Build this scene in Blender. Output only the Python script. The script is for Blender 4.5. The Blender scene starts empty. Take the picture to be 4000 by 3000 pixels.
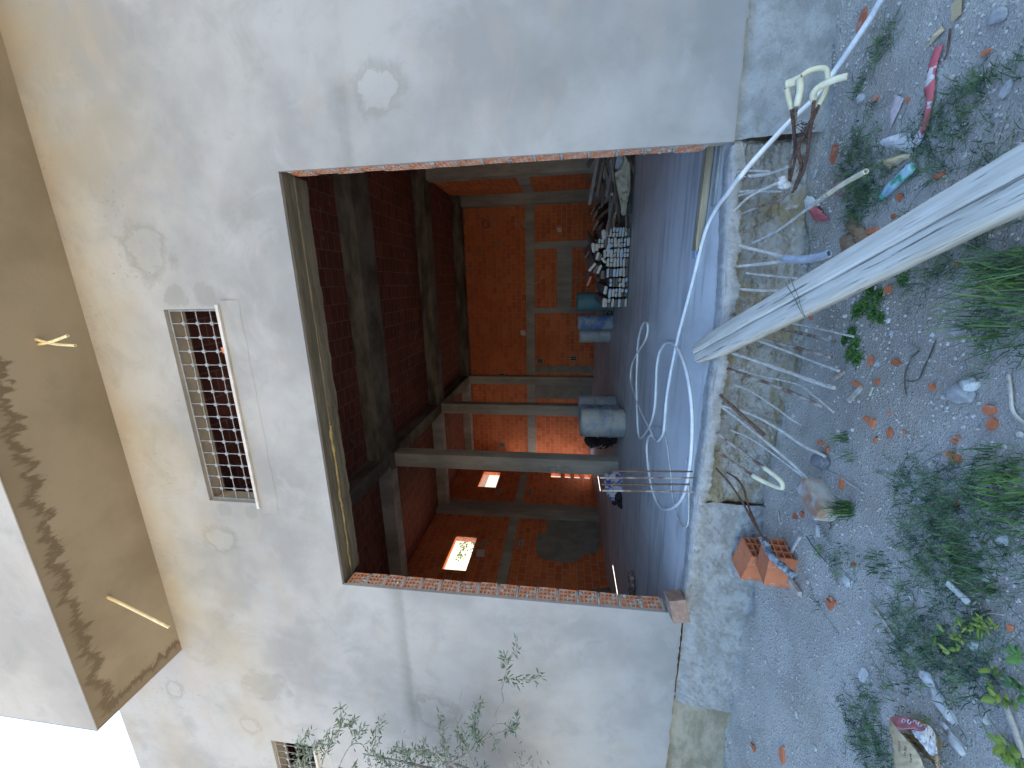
import bpy, math, random
from mathutils import Vector, Matrix, noise
R = math.radians
random.seed(7)
sc = bpy.context.scene
col = sc.collection

# ------------------------------------------------------------------ camera (phone held sideways: image left is up)
W_RIGHT = Vector((0.968, -0.251, 0.021)); F_PX = 1524.03
def _rot(y, p, r):
    cy, sy, cp, sp, cr, sr = math.cos(y), math.sin(y), math.cos(p), math.sin(p), math.cos(r), math.sin(r)
    Ry = Matrix(((cy,0,sy),(0,1,0),(-sy,0,cy))); Rx = Matrix(((1,0,0),(0,cp,-sp),(0,sp,cp))); Rz = Matrix(((cr,-sr,0),(sr,cr,0),(0,0,1)))
    return Rz @ Rx @ Ry
MC = _rot(0.25641692, -0.13329077, 0.01291585)      # rows: right, down, forward in (x, down, depth)
def _w(r): return Vector((r[0], r[2], -r[1]))
RT, DN, FW = _w(MC[0]), _w(MC[1]), _w(MC[2])
cam = bpy.data.cameras.new('camera'); co = bpy.data.objects.new('camera', cam); col.objects.link(co)
m = Matrix((DN, RT, -FW)).transposed().to_4x4()
co.matrix_world = m
cam.sensor_width = 36; cam.lens = F_PX / 4000 * 36; cam.clip_start = 0.05; cam.clip_end = 500
sc.camera = co

# ------------------------------------------------------------------ sky, sun, exposure
SUN = Vector((-0.31, 0.52, 1.0)).normalized()
world = bpy.data.worlds.new('World'); sc.world = world; world.use_nodes = True
wn = world.node_tree; wn.nodes.clear()
sky = wn.nodes.new('ShaderNodeTexSky'); sky.sky_type = 'NISHITA'; sky.sun_disc = False
sky.sun_elevation = math.asin(SUN.z); sky.sun_rotation = math.atan2(SUN.x, SUN.y) % (2*math.pi)
sky.air_density = 1.2; sky.dust_density = 0.4; sky.ozone_density = 2.2
bg = wn.nodes.new('ShaderNodeBackground'); bg.inputs[1].default_value = 0.15
wo = wn.nodes.new('ShaderNodeOutputWorld')
hs = wn.nodes.new('ShaderNodeHueSaturation'); hs.inputs['Saturation'].default_value = 1.08; wn.links.new(sky.outputs[0], hs.inputs['Color']); wn.links.new(hs.outputs[0], bg.inputs[0]); wn.links.new(bg.outputs[0], wo.inputs[0])
sl = bpy.data.lights.new('sun', 'SUN'); sl.energy = 4.9; sl.angle = R(0.5); sl.color = (1, 0.93, 0.82)
so = bpy.data.objects.new('sun', sl); col.objects.link(so)
so.rotation_euler = (-SUN).to_track_quat('-Z', 'Y').to_euler()
sc.view_settings.view_transform = 'Standard'; sc.view_settings.look = 'None'
sc.view_settings.exposure = 2.08; sc.view_settings.gamma = 1
try:
    sc.cycles.max_bounces = 10; sc.cycles.diffuse_bounces = 8; sc.cycles.use_denoising = True
except Exception: pass

# ------------------------------------------------------------------ pixel helpers (photo pixel -> point on a real plane)
def ray(x, y):
    return (RT*(1500-y) + DN*(x-2000) + FW*F_PX)
def onY(x, y, Y): d = ray(x, y); return d*(Y/d.y)
def onX(x, y, X): d = ray(x, y); return d*(X/d.x)
def onZ(x, y, Z): d = ray(x, y); return d*(Z/d.z)

GZ, FZ, WY = -1.75, -1.19, 3.36       # ground, floor, facade plane (camera height is zero)
XL, XR, BY, CZ = -7.75, 3.25, 16.3, 4.38

# ------------------------------------------------------------------ object helpers
def tag(o, label=None, cat=None, group=None, kind=None):
    if label: o['label'] = label
    if cat: o['category'] = cat
    if group: o['group'] = group
    if kind: o['kind'] = kind
    return o
def empty(name, loc=(0,0,0), rot=(0,0,0)):
    o = bpy.data.objects.new(name, None); col.objects.link(o); o.location = loc; o.rotation_euler = rot; o.empty_display_size = .1
    return o
class G:
    def __init__(s): s.v = []; s.f = []
    def add(s, vs, fs):
        n = len(s.v); s.v += [tuple(v) for v in vs]; s.f += [tuple(i+n for i in f) for f in fs]; return s
    def box(s, x0, x1, y0, y1, z0, z1):
        return s.add([(x0,y0,z0),(x1,y0,z0),(x1,y1,z0),(x0,y1,z0),(x0,y0,z1),(x1,y0,z1),(x1,y1,z1),(x0,y1,z1)],
                     [(3,2,1,0),(4,5,6,7),(0,1,5,4),(1,2,6,5),(2,3,7,6),(3,0,4,7)])
    def obox(s, c, ax, ay, az, jit=0, bev=0):
        c = Vector(c); P = []
        for k in (-1,1):
            for i,j in ((-1,-1),(1,-1),(1,1),(-1,1)):
                p = c+ax*i+ay*j+az*k
                if jit: p += Vector([random.uniform(-jit,jit) for _ in range(3)])
                P.append(p)
        return s.add(P, [(3,2,1,0),(4,5,6,7),(0,1,5,4),(1,2,6,5),(2,3,7,6),(3,0,4,7)])
    def tube(s, pts, r, n=8, caps=True, closed=False):
        pts = [Vector(p) for p in pts]; N = len(pts)
        rr = r if isinstance(r, (list, tuple)) else [r]*N
        t0 = (pts[1]-pts[0]).normalized(); up = Vector((0,0,1)) if abs(t0.z) < .9 else Vector((1,0,0))
        nx = t0.cross(up).normalized(); vs = []
        for i,p in enumerate(pts):
            a = pts[i-1] if i > 0 else pts[0]; b = pts[i+1] if i < N-1 else pts[-1]
            t = (b-a)
            t = t.normalized() if t.length > 1e-9 else t0
            nx = (nx - t*nx.dot(t)); nx = nx.normalized() if nx.length > 1e-6 else t.orthogonal().normalized()
            ny = t.cross(nx)
            for k in range(n):
                an = 2*math.pi*k/n; vs.append(p + nx*(math.cos(an)*rr[i]) + ny*(math.sin(an)*rr[i]))
        fs = []
        for i in range(N-1):
            for k in range(n):
                k2 = (k+1) % n; fs.append((i*n+k, i*n+k2, (i+1)*n+k2, (i+1)*n+k))
        if caps: fs.append(tuple(range(n-1,-1,-1))); fs.append(tuple((N-1)*n+k for k in range(n)))
        return s.add(vs, fs)
    def lathe(s, prof, c, n=28):
        vs = []
        for r, z in prof:
            for k in range(n):
                a = 2*math.pi*k/n; vs.append((c[0]+r*math.cos(a), c[1]+r*math.sin(a), c[2]+z))
        fs = []
        for i in range(len(prof)-1):
            for k in range(n):
                k2 = (k+1) % n; fs.append((i*n+k, i*n+k2, (i+1)*n+k2, (i+1)*n+k))
        fs.append(tuple(range(n-1,-1,-1))); fs.append(tuple((len(prof)-1)*n+k for k in range(n)))
        return s.add(vs, fs)
    def rock(s, c, r, sq=(1,1,.6), seed=0, sub=1):
        vs, fs = ICO[sub]; c = Vector(c); rz = Matrix.Rotation(seed*1.7, 3, 'Z'); out = []
        for v in vs:
            k = 1 + .35*noise.noise(Vector(v)*1.3 + Vector((seed*3.1, seed*1.3, 0)))
            out.append(c + rz @ Vector((v[0]*sq[0]*r*k, v[1]*sq[1]*r*k, v[2]*sq[2]*r*k)))
        return s.add(out, fs)
    def build(s, name, mat, parent=None, smooth=False, bevel=0):
        me = bpy.data.meshes.new(name); me.from_pydata(s.v, [], s.f); me.update()
        if smooth:
            for p in me.polygons: p.use_smooth = True
        o = bpy.data.objects.new(name, me); col.objects.link(o)
        if mat: me.materials.append(mat)
        if parent: o.parent = parent
        if bevel:
            b = o.modifiers.new('bevel', 'BEVEL'); b.width = bevel; b.segments = 2; b.limit_method = 'ANGLE'
        return o
def _ico(sub):
    t = (1+5**.5)/2
    v = [Vector(p).normalized() for p in ((-1,t,0),(1,t,0),(-1,-t,0),(1,-t,0),(0,-1,t),(0,1,t),(0,-1,-t),(0,1,-t),(t,0,-1),(t,0,1),(-t,0,-1),(-t,0,1))]
    f = [(0,11,5),(0,5,1),(0,1,7),(0,7,10),(0,10,11),(1,5,9),(5,11,4),(11,10,2),(10,7,6),(7,1,8),(3,9,4),(3,4,2),(3,2,6),(3,6,8),(3,8,9),(4,9,5),(2,4,11),(6,2,10),(8,6,7),(9,8,1)]
    for _ in range(sub):
        c = {}; nf = []
        def mid(a, b):
            k = (min(a,b), max(a,b))
            if k not in c: v.append(((v[a]+v[b])/2).normalized()); c[k] = len(v)-1
            return c[k]
        for a,b,d in f:
            x,y,z = mid(a,b), mid(b,d), mid(d,a); nf += [(a,x,z),(b,y,x),(d,z,y),(x,y,z)]
        f = nf
    return ([tuple(p) for p in v], f)
ICO = [_ico(0), _ico(1), _ico(2)]
def smooth_path(pts, k=6):
    pts = [Vector(p) for p in pts]
    if len(pts) < 3: return pts
    out = []
    P = [pts[0]*2-pts[1]] + pts + [pts[-1]*2-pts[-2]]
    for i in range(1, len(P)-2):
        a,b,c,d = P[i-1],P[i],P[i+1],P[i+2]
        for j in range(k):
            t = j/k
            out.append(.5*((2*b)+(c-a)*t+(2*a-5*b+4*c-d)*t*t+(3*b-a-3*c+d)*t**3))
    out.append(pts[-1]); return out
def voxwall(us, vs, hole, w0, w1, mp):
    """slab between w0 and w1 with rectangular holes; only outer faces and reveals are made. mp(u,v,w)->xyz"""
    g = G(); idx = {}
    def V(i, j, k):
        key = (i,j,k)
        if key not in idx: idx[key] = len(g.v); g.v.append(tuple(mp(us[i], vs[j], (w0,w1)[k])))
        return idx[key]
    nu, nv = len(us)-1, len(vs)-1
    sol = lambda i,j: 0 <= i < nu and 0 <= j < nv and not hole((us[i]+us[i+1])/2, (vs[j]+vs[j+1])/2)
    for i in range(nu):
        for j in range(nv):
            if not sol(i,j): continue
            g.f.append((V(i,j,0),V(i+1,j,0),V(i+1,j+1,0),V(i,j+1,0)))
            g.f.append((V(i,j,1),V(i,j+1,1),V(i+1,j+1,1),V(i+1,j,1)))
            if not sol(i-1,j): g.f.append((V(i,j,0),V(i,j+1,0),V(i,j+1,1),V(i,j,1)))
            if not sol(i+1,j): g.f.append((V(i+1,j,0),V(i+1,j,1),V(i+1,j+1,1),V(i+1,j+1,0)))
            if not sol(i,j-1): g.f.append((V(i,j,0),V(i,j,1),V(i+1,j,1),V(i+1,j,0)))
            if not sol(i,j+1): g.f.append((V(i,j+1,0),V(i+1,j+1,0),V(i+1,j+1,1),V(i,j+1,1)))
    return g

# ------------------------------------------------------------------ material helpers
class M:
    def __init__(s, name, rough=.85, spec=.25):
        s.m = bpy.data.materials.new(name); s.m.use_nodes = True; s.t = s.m.node_tree; s.n = s.t.nodes
        s.b = s.n['Principled BSDF']; s.b.inputs['Roughness'].default_value = rough
        s.b.inputs['Specular IOR Level'].default_value = spec
        s.tc = s.n.new('ShaderNodeTexCoord')
    def link(s, a, b): s.t.links.new(a, b)
    def _in(s, sock, v):
        if isinstance(v, (int, float)): sock.default_value = v
        elif isinstance(v, (tuple, list)): sock.default_value = tuple(v) + ((1,) if len(sock.default_value) == 4 and len(v) == 3 else ())
        else: s.link(v, sock)
    def coords(s, scale=(1,1,1), rot=(0,0,0), src='Object', loc=(0,0,0)):
        mp = s.n.new('ShaderNodeMapping'); mp.inputs['Scale'].default_value = scale; mp.inputs['Rotation'].default_value = rot; mp.inputs['Location'].default_value = loc
        s.link(s.tc.outputs[src], mp.inputs[0]); return mp.outputs[0]
    def noise(s, scale=5, detail=6, rough=.6, vec=None, dist=0):
        n = s.n.new('ShaderNodeTexNoise'); n.inputs['Scale'].default_value = scale; n.inputs['Detail'].default_value = detail
        n.inputs['Roughness'].default_value = rough; n.inputs['Distortion'].default_value = dist
        s.link(vec if vec is not None else s.tc.outputs['Object'], n.inputs['Vector']); return n.outputs['Fac']
    def voro(s, scale=5, vec=None, feat='F1', out='Distance'):
        n = s.n.new('ShaderNodeTexVoronoi'); n.feature = feat; n.inputs['Scale'].default_value = scale
        s.link(vec if vec is not None else s.tc.outputs['Object'], n.inputs['Vector']); return n.outputs[out]
    def ramp(s, fac, stops, interp='LINEAR'):
        n = s.n.new('ShaderNodeValToRGB'); n.color_ramp.interpolation = interp; e = n.color_ramp.elements
        while len(e) < len(stops): e.new(.5)
        for i,(p,c) in enumerate(stops):
            e[i].position = p; e[i].color = (c,c,c,1) if isinstance(c,(int,float)) else tuple(c)+(1,)
        s.link(fac, n.inputs[0]); return n.outputs[0]
    def mix(s, fac, a, b, mode='MIX'):
        n = s.n.new('ShaderNodeMix'); n.data_type = 'RGBA'; n.blend_type = mode
        s._in(n.inputs[0], fac); s._in(n.inputs[6], a); s._in(n.inputs[7], b); return n.outputs[2]
    def math(s, op, a, b=0, c=0, clamp=False):
        n = s.n.new('ShaderNodeMath'); n.operation = op; n.use_clamp = clamp
        s._in(n.inputs[0], a); s._in(n.inputs[1], b); s._in(n.inputs[2], c); return n.outputs[0]
    def xyz(s):
        n = s.n.new('ShaderNodeSeparateXYZ'); s.link(s.tc.outputs['Object'], n.inputs[0]); return n.outputs
    def color(s, c): s._in(s.b.inputs['Base Color'], c); return s
    def bump(s, h, strength=.3, dist=.01, prev=None):
        n = s.n.new('ShaderNodeBump'); n.inputs['Strength'].default_value = strength; n.inputs['Distance'].default_value = dist
        s._in(n.inputs['Height'], h)
        if prev is not None: s.link(prev, n.inputs['Normal'])
        s.link(n.outputs[0], s.b.inputs['Normal']); return n.outputs[0]
    def smooth(s, v, lo, hi, a=0., b=1.):
        n = s.n.new('ShaderNodeMapRange'); n.interpolation_type = 'SMOOTHSTEP'
        s._in(n.inputs['Value'], v); n.inputs['From Min'].default_value = lo; n.inputs['From Max'].default_value = hi
        n.inputs['To Min'].default_value = a; n.inputs['To Max'].default_value = b; return n.outputs[0]

# facade cement render with repair patches (positions are places on the wall)
def px_patch(x, y, hx, hy):
    c = onY(x, y, WY); a = onY(x, y+hy, WY); b = onY(x+hx, y, WY)
    return (c.x, c.z, abs(a.x-c.x), abs(b.z-c.z))
def facade_mat(name, base, dark, patches=True):
    A = M(name, .9, .2); X = A.xyz()
    c = A.mix(A.smooth(A.noise(.7, 5, .6), .38, .64), base, dark)
    c = A.mix(A.smooth(A.noise(2.3, 7, .65, dist=.6), .48, .72, 0, .5), c, (.215,.215,.207))
    c = A.mix(A.smooth(A.noise(1.3, 5, .6, A.coords((1,1,2.2), loc=(4,2,1)), dist=1.2), .52, .68, 0, .35), c, (.31,.275,.24))
    c = A.mix(A.smooth(A.noise(1.7, 6, .65, A.coords((1,1,1), loc=(9,4,7)), dist=.8), .54, .68, 0, .4), c, (.335,.333,.33))
    # thin curved trowel marks
    w = A.n.new('ShaderNodeTexNoise'); w.inputs['Scale'].default_value = 3.1; w.inputs['Detail'].default_value = 4; w.inputs['Distortion'].default_value = 1.5
    A.link(A.tc.outputs['Object'], w.inputs['Vector'])
    tr = A.math('ABSOLUTE', A.math('SUBTRACT', w.outputs['Fac'], .5))
    tm = A.math('MULTIPLY', A.smooth(tr, .0, .006, 1, 0), A.smooth(A.noise(6, 2, .5), .5, .6))
    c = A.mix(A.math('MULTIPLY', tm, .3), c, (.2,.2,.19))
    h = A.math('ADD', A.math('MULTIPLY', A.noise(3, 6, .55), .6), A.math('MULTIPLY', A.noise(45, 6, .7), .12))
    pit = A.smooth(A.noise(38, 3, .6), .7, .76)
    c = A.mix(A.math('MULTIPLY', pit, .45), c, (.2,.19,.17))
    if patches:
        wob = A.noise(5, 6, .65, dist=.5)
        # horizontal seam between two plastering lifts
        sz = A.math('ADD', X[2], A.math('MULTIPLY', wob, .10))
        seam = A.math('MULTIPLY', A.smooth(sz, 1.74, 1.81), A.smooth(sz, 1.81, 1.97, 1, 0))
        c = A.mix(A.math('MULTIPLY', A.math('MULTIPLY', seam, A.smooth(A.noise(1.1,4,.6), .38, .6)), .45), c, (0.156,0.159,0.143))
        lst = [(582,985,72,88,'r'),(930,830,62,100,'s'),(1475,348,88,84,'r'),(864,2104,50,42,'r'),(1038,2674,92,52,'b'),(1696,2780,80,46,'r'),
               (688,1160,42,48,'b'),(808,1150,42,50,'b'),(878,1990,30,26,'b'),(985,2000,30,26,'b'),(685,2690,26,30,'r'),(745,2840,24,40,'s'),
               (980,2830,30,26,'r'),(1520,2830,60,60,'s'),(1080,1260,40,60,'s'),(2160,330,60,90,'s'),(560,950,110,140,'s')]
        for (x,y,hx,hy,kd) in lst:
            cx, cz, rx, rz = px_patch(x, y, hx, hy)
            dx = A.math('DIVIDE', A.math('SUBTRACT', X[0], cx), rx); dz = A.math('DIVIDE', A.math('SUBTRACT', X[2], cz), rz)
            d = A.math('SQRT', A.math('ADD', A.math('MULTIPLY', dx, dx), A.math('MULTIPLY', dz, dz)))
            d = A.math('ADD', d, A.math('MULTIPLY', A.math('SUBTRACT', wob, .5), 2.4))
            if kd == 'r':
                ring = A.math('MULTIPLY', A.smooth(d, .8, .98), A.smooth(d, 1.0, 1.55, 1, 0))
                c = A.mix(A.math('MULTIPLY', ring, .42), c, (0.181,0.178,0.156)); c = A.mix(A.smooth(d, .7, .95, .25, 0), c, (.31,.306,.295))
                h = A.math('ADD', h, A.smooth(d, .8, 1.05, .2, 0))
            elif kd == 'b':
                c = A.mix(A.smooth(d, .75, 1.1, .45, 0), c, (0.194,0.194,0.174)); h = A.math('ADD', h, A.smooth(d, .8, 1.05, .16, 0))
            else:
                c = A.mix(A.smooth(d, .5, 1.3, .3, 0), c, (0.194,0.187,0.169))
    # brown splashes left by the balcony works on the upper wall
    sp = A.math('MULTIPLY', A.smooth(A.noise(26, 6, .75, A.coords((1,1,.8))), .56, .66), A.math('MULTIPLY', A.smooth(A.noise(1.5, 4, .6, A.coords(loc=(1,6,3))), .45, .62), A.smooth(X[2], 3.2, 4.3)))
    if patches: c = A.mix(A.math('MULTIPLY', sp, .55), c, (.16,.122,.07)); c = A.mix(A.math('MULTIPLY', A.math('MULTIPLY', A.smooth(A.noise(1.1, 5, .6, A.coords(loc=(8,6,3))), .42, .6), A.smooth(X[2], 3.3, 4.0)), .3), c, (.30,.245,.155))  # second mix: yellow bounce glow below the balcony, painted into the wall colour
    A.color(c); A.bump(h, .45, .012); return A.m
m_facade = facade_mat('cement_render', (.325,.317,.305), (.235,.231,.225))
m_fascia = facade_mat('parapet_render', (.35,.335,.31), (.28,.265,.245), False)

def concrete(name, base, dark, streak=(1,1,1), bump=.4, sc_=2.0, spots=.5, rough=.9):
    A = M(name, rough, .2); v = A.coords(streak)
    c = A.mix(A.smooth(A.noise(sc_, 7, .65, v), .35, .65), base, dark)
    c = A.mix(A.math('MULTIPLY', A.smooth(A.noise(sc_*9, 5, .7, v), .55, .75), spots), c, tuple(x*.5 for x in base))
    A.color(c); h = A.math('ADD', A.noise(sc_*5, 8, .7, v), A.math('MULTIPLY', A.noise(70, 4, .7), .25)); A.bump(h, bump, .02); return A.m
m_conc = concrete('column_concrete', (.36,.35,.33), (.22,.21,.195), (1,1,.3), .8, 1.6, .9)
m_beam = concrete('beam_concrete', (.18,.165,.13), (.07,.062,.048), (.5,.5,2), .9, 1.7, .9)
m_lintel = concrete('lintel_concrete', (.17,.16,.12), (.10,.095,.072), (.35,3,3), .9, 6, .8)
m_foam = concrete('polyurethane_foam', (.34,.28,.12), (.20,.17,.09), (1,3,3), .9, 9)
m_plinth = concrete('rough_cement', (.38,.38,.37), (.27,.27,.26), (1,1,1), 1, 8, .9)
m_form = concrete('stained_plinth_concrete', (.34,.305,.235), (.22,.195,.14), (1,1,2.2), .7, 4, .5)
m_lip = concrete('crumbly_lip_cement', (.44,.43,.415), (.33,.32,.30), (1,1,1), 1, 9, .9)
def thr_mat():
    A = M('crumbly_threshold_concrete', .92, .2)
    c = A.mix(A.smooth(A.noise(3, 7, .65), .35, .65), (.40,.39,.365), (.28,.265,.24))
    c = A.mix(A.smooth(A.noise(1.9, 5, .6, A.coords((1,1,2.2), loc=(2,0,5)), dist=.7), .47, .60, 0, .85), c, (.275,.225,.13))
    c = A.mix(A.smooth(A.noise(13, 7, .75), .52, .66, 0, .75), c, (.13,.12,.10))
    c = A.mix(A.smooth(A.noise(9, 5, .7, A.coords(loc=(7,7,7))), .56, .68, 0, .7), c, (.50,.50,.48))
    A.color(c); A.bump(A.math('ADD', A.noise(16, 9, .75), A.math('MULTIPLY', A.voro(30), .6)), 1, .03); return A.m
m_thr = thr_mat()
m_patch = concrete('mortar_patch', (.22,.215,.20), (.16,.155,.145), (1,1,1), .4, 3)
m_mortar = concrete('joint_mortar', (.48,.47,.45), (.36,.355,.34), (1,1,1), .8, 14)
m_marble = concrete('sill_stone', (.50,.48,.45), (.40,.38,.35), (1,1,1), .1, 6, .1, .5)

def floor_mat():
    A = M('smooth_cement_floor', .75, .3)
    c = A.mix(A.smooth(A.noise(1.1, 6, .6, A.coords((1,.35,1))), .35, .65), (.62,.615,.60), (.50,.49,.475))
    c = A.mix(A.math('MULTIPLY', A.smooth(A.noise(2.2, 6, .6, A.coords((.35,2.6,1)), dist=.4), .47, .68), .5), c, (.25,.235,.22))
    c = A.mix(A.math('MULTIPLY', A.smooth(A.noise(30, 5, .7), .6, .7), .35), c, (.16,.155,.15))
    A.color(c); A.bump(A.math('ADD', A.noise(3, 6, .6, A.coords((1,5,1))), A.math('MULTIPLY', A.noise(80,4,.7), .2)), .25, .006); return A.m
m_floor = floor_mat()

def brick_mat(name, axes, bw=.30, bh=.20, mort=.012, smear=.5, base=(.62,.165,.055), dark=(.44,.10,.035), off=.5, mcol=(.42,.30,.22), miss=(.36,.56)):
    A = M(name, .9, .2); X = A.xyz(); cb = A.n.new('ShaderNodeCombineXYZ')
    A.link(X[axes[0]], cb.inputs[0]); A.link(X[axes[1]], cb.inputs[1]); vec = cb.outputs[0]
    wv = A.n.new('ShaderNodeVectorMath'); wv.operation = 'ADD'; A.link(vec, wv.inputs[0])
    nn = A.n.new('ShaderNodeTexNoise'); nn.inputs['Scale'].default_value = 9; A.link(A.tc.outputs['Object'], nn.inputs['Vector'])
    s2 = A.n.new('ShaderNodeVectorMath'); s2.operation = 'SCALE'; s2.inputs['Scale'].default_value = .012; A.link(nn.outputs['Color'], s2.inputs[0])
    A.link(s2.outputs[0], wv.inputs[1])
    b = A.n.new('ShaderNodeTexBrick'); b.offset = off; b.inputs['Scale'].default_value = 1; b.inputs['Brick Width'].default_value = bw; b.inputs['Row Height'].default_value = bh
    b.inputs['Mortar Size'].default_value = mort; b.inputs['Mortar Smooth'].default_value = .3; b.inputs['Bias'].default_value = -.1
    b.inputs['Color1'].default_value = base+(1,); b.inputs['Color2'].default_value = dark+(1,); b.inputs['Mortar'].default_value = mcol+(1,)
    A.link(wv.outputs[0], b.inputs['Vector'])
    c = b.outputs['Color']
    miss = A.smooth(A.noise(2.2, 4, .6), miss[1], miss[0]+.4)       # joints are full in some places, clean in others
    c = A.mix(A.math('MULTIPLY', A.math('MULTIPLY', b.outputs['Fac'], miss), .9), c, tuple(x*.28 for x in dark))
    c = A.mix(A.smooth(A.noise(.9, 5, .6), .4, .7, 0, .45), c, tuple(x*.55 for x in base), 'MIX')
    blot = A.math('MULTIPLY', A.smooth(A.noise(4.5, 3, .5, A.coords((1,1,1.6))), .64, .68), A.smooth(A.noise(.55, 2, .5), .46, .56))
    c = A.mix(A.math('MULTIPLY', blot, smear*1.6), c, (.23,.20,.17))
    # grooves of the extruded clay
    c = A.mix(A.math('MULTIPLY', A.smooth(A.noise(7, 6, .7), .5, .7), .35), c, tuple(x*.5 for x in dark))
    wv2 = A.n.new('ShaderNodeTexWave'); wv2.inputs['Scale'].default_value = 12; wv2.inputs['Distortion'].default_value = .5
    wv2.bands_direction = 'Z' if 2 in axes else 'X'; A.link(A.tc.outputs['Object'], wv2.inputs['Vector'])
    h = A.math('ADD', A.math('MULTIPLY', b.outputs['Fac'], -1), A.math('ADD', A.math('MULTIPLY', wv2.outputs['Fac'], .15), A.math('MULTIPLY', A.noise(25,5,.7), .4)))
    A.color(c); A.bump(h, .5, .012); return A.m
m_bback = brick_mat('brick_masonry_back', (0,2))
m_bside = brick_mat('brick_masonry_side', (1,2))
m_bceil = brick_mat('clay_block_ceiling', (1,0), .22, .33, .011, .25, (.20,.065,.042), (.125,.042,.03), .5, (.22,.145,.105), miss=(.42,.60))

def clay_mat():
    A = M('terracotta', .85, .2)
    c = A.mix(A.smooth(A.noise(6, 5, .6), .4, .65), (.50,.165,.075), (.36,.105,.05))
    c = A.mix(A.math('MULTIPLY', A.smooth(A.noise(14, 5, .7), .55, .68), .55), c, (.42,.36,.31))
    w = A.n.new('ShaderNodeTexWave'); w.inputs['Scale'].default_value = 30; w.bands_direction = 'Z'; A.link(A.tc.outputs['Object'], w.inputs['Vector'])
    A.color(c); A.bump(A.math('ADD', A.math('MULTIPLY', w.outputs['Fac'], .5), A.noise(40, 4, .7)), .35, .004); return A.m
m_clay = clay_mat()
def simple(name, c1, c2, scale=20, rough=.8, bump=.3, bd=.004, spec=.25, vec=(1,1,1), metal=0):
    A = M(name, rough, spec); v = A.coords(vec)
    A.color(A.mix(A.smooth(A.noise(scale, 6, .65, v), .38, .62), c1, c2)); A.bump(A.noise(scale*2, 6, .7, v), bump, bd)
    A.b.inputs['Metallic'].default_value = metal; return A.m
m_rust = simple('rusty_steel', (.075,.04,.03), (.14,.085,.06), 40, .8, .6)
m_crust = simple('cement_crusted_steel', (.46,.45,.43), (.33,.31,.28), 35, .9, .9, .006)
m_crust2 = simple('half_crusted_steel', (.30,.28,.26), (.12,.07,.05), 12, .9, .9, .006)
m_sleeve = simple('cream_plastic_sleeve', (.62,.58,.42), (.50,.46,.32), 15, .5, .2)
m_dksleeve = simple('dirty_dark_sleeve', (.045,.055,.075), (.30,.32,.34), 18, .7, .6)
m_hosepc = simple('blue_grey_hose', (.33,.38,.45), (.25,.29,.35), 25, .6, .4)
m_hose = simple('white_hose_plastic', (.70,.71,.72), (.60,.61,.62), 9, .4, .1, spec=.4)
m_cable = simple('grey_white_cable', (.40,.40,.38), (.52,.52,.50), 12, .5, .1)
m_galv = simple('painted_grille_steel', (.27,.28,.29), (.21,.22,.23), 15, .55, .1, metal=.1)
m_pvc = simple('cream_conduit', (.70,.62,.40), (.58,.49,.30), 14, .5, .15)
m_black = simple('black_rubber_and_vent_shade', (.014,.013,.014), (.03,.028,.028), 20, .7, .3)
m_stone = simple('grey_stone', (.36,.355,.34), (.25,.245,.235), 12, .9, .6, .01)
m_pale = simple('pale_limestone', (.52,.51,.48), (.40,.39,.36), 14, .9, .6, .008)
m_bark = simple('olive_bark', (.17,.155,.13), (.26,.245,.215), 30, .9, .8, .004)
m_stick = simple('bleached_stick', (.48,.43,.35), (.33,.28,.22), 20, .85, .4, vec=(1,1,1))
m_kraft = simple('kraft_paper', (.52,.40,.24), (.43,.32,.18), 10, .8, .4, .004)
m_white = simple('dusty_white_paper', (.60,.57,.55), (.48,.45,.43), 12, .85, .4, .004)
m_red = simple('faded_red_plastic', (.48,.12,.12), (.33,.085,.09), 15, .6, .3)
m_pink = simple('faded_pink_print', (.55,.20,.20), (.44,.15,.16), 14, .8, .2)
m_ink = simple('brown_print_ink', (.07,.045,.03), (.10,.07,.05), 20, .8, .1)
m_canvas = simple('dusty_beige_tarpaulin', (.40,.39,.32), (.30,.29,.24), 5, .7, .3, .006)
m_chalk = simple('white_chalk', (.50,.50,.50), (.34,.34,.34), 60, .95, .1)
m_wire = simple('tie_wire', (.05,.04,.035), (.11,.09,.075), 40, .7, .3)

def drum_mat(name, c1, c2, cem=.5):
    A = M(name, .65, .3)
    c = A.mix(A.smooth(A.noise(4, 4, .6), .4, .6), c1, c2)
    c = A.mix(A.smooth(A.noise(3.2, 8, .7), .58-.14*cem, .74-.10*cem, 0, .9), c, (.34,.35,.33))
    c = A.mix(A.math('MULTIPLY', A.smooth(A.noise(22, 5, .7), .58, .66), .6), c, (.08,.08,.08))
    A.color(c); A.bump(A.noise(20, 7, .7), .5, .008); return A.m
m_drum = drum_mat('cement_caked_blue_plastic', (.18,.23,.29), (.27,.30,.31), 1.1)
m_drum2 = drum_mat('blue_drum_plastic', (.07,.13,.28), (.20,.25,.31), .35)
m_drum3 = drum_mat('dull_grey_drum', (.22,.26,.31), (.27,.30,.33), .5)
m_teal = drum_mat('teal_plastic', (.05,.13,.16), (.06,.15,.18), -1.2)

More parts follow.
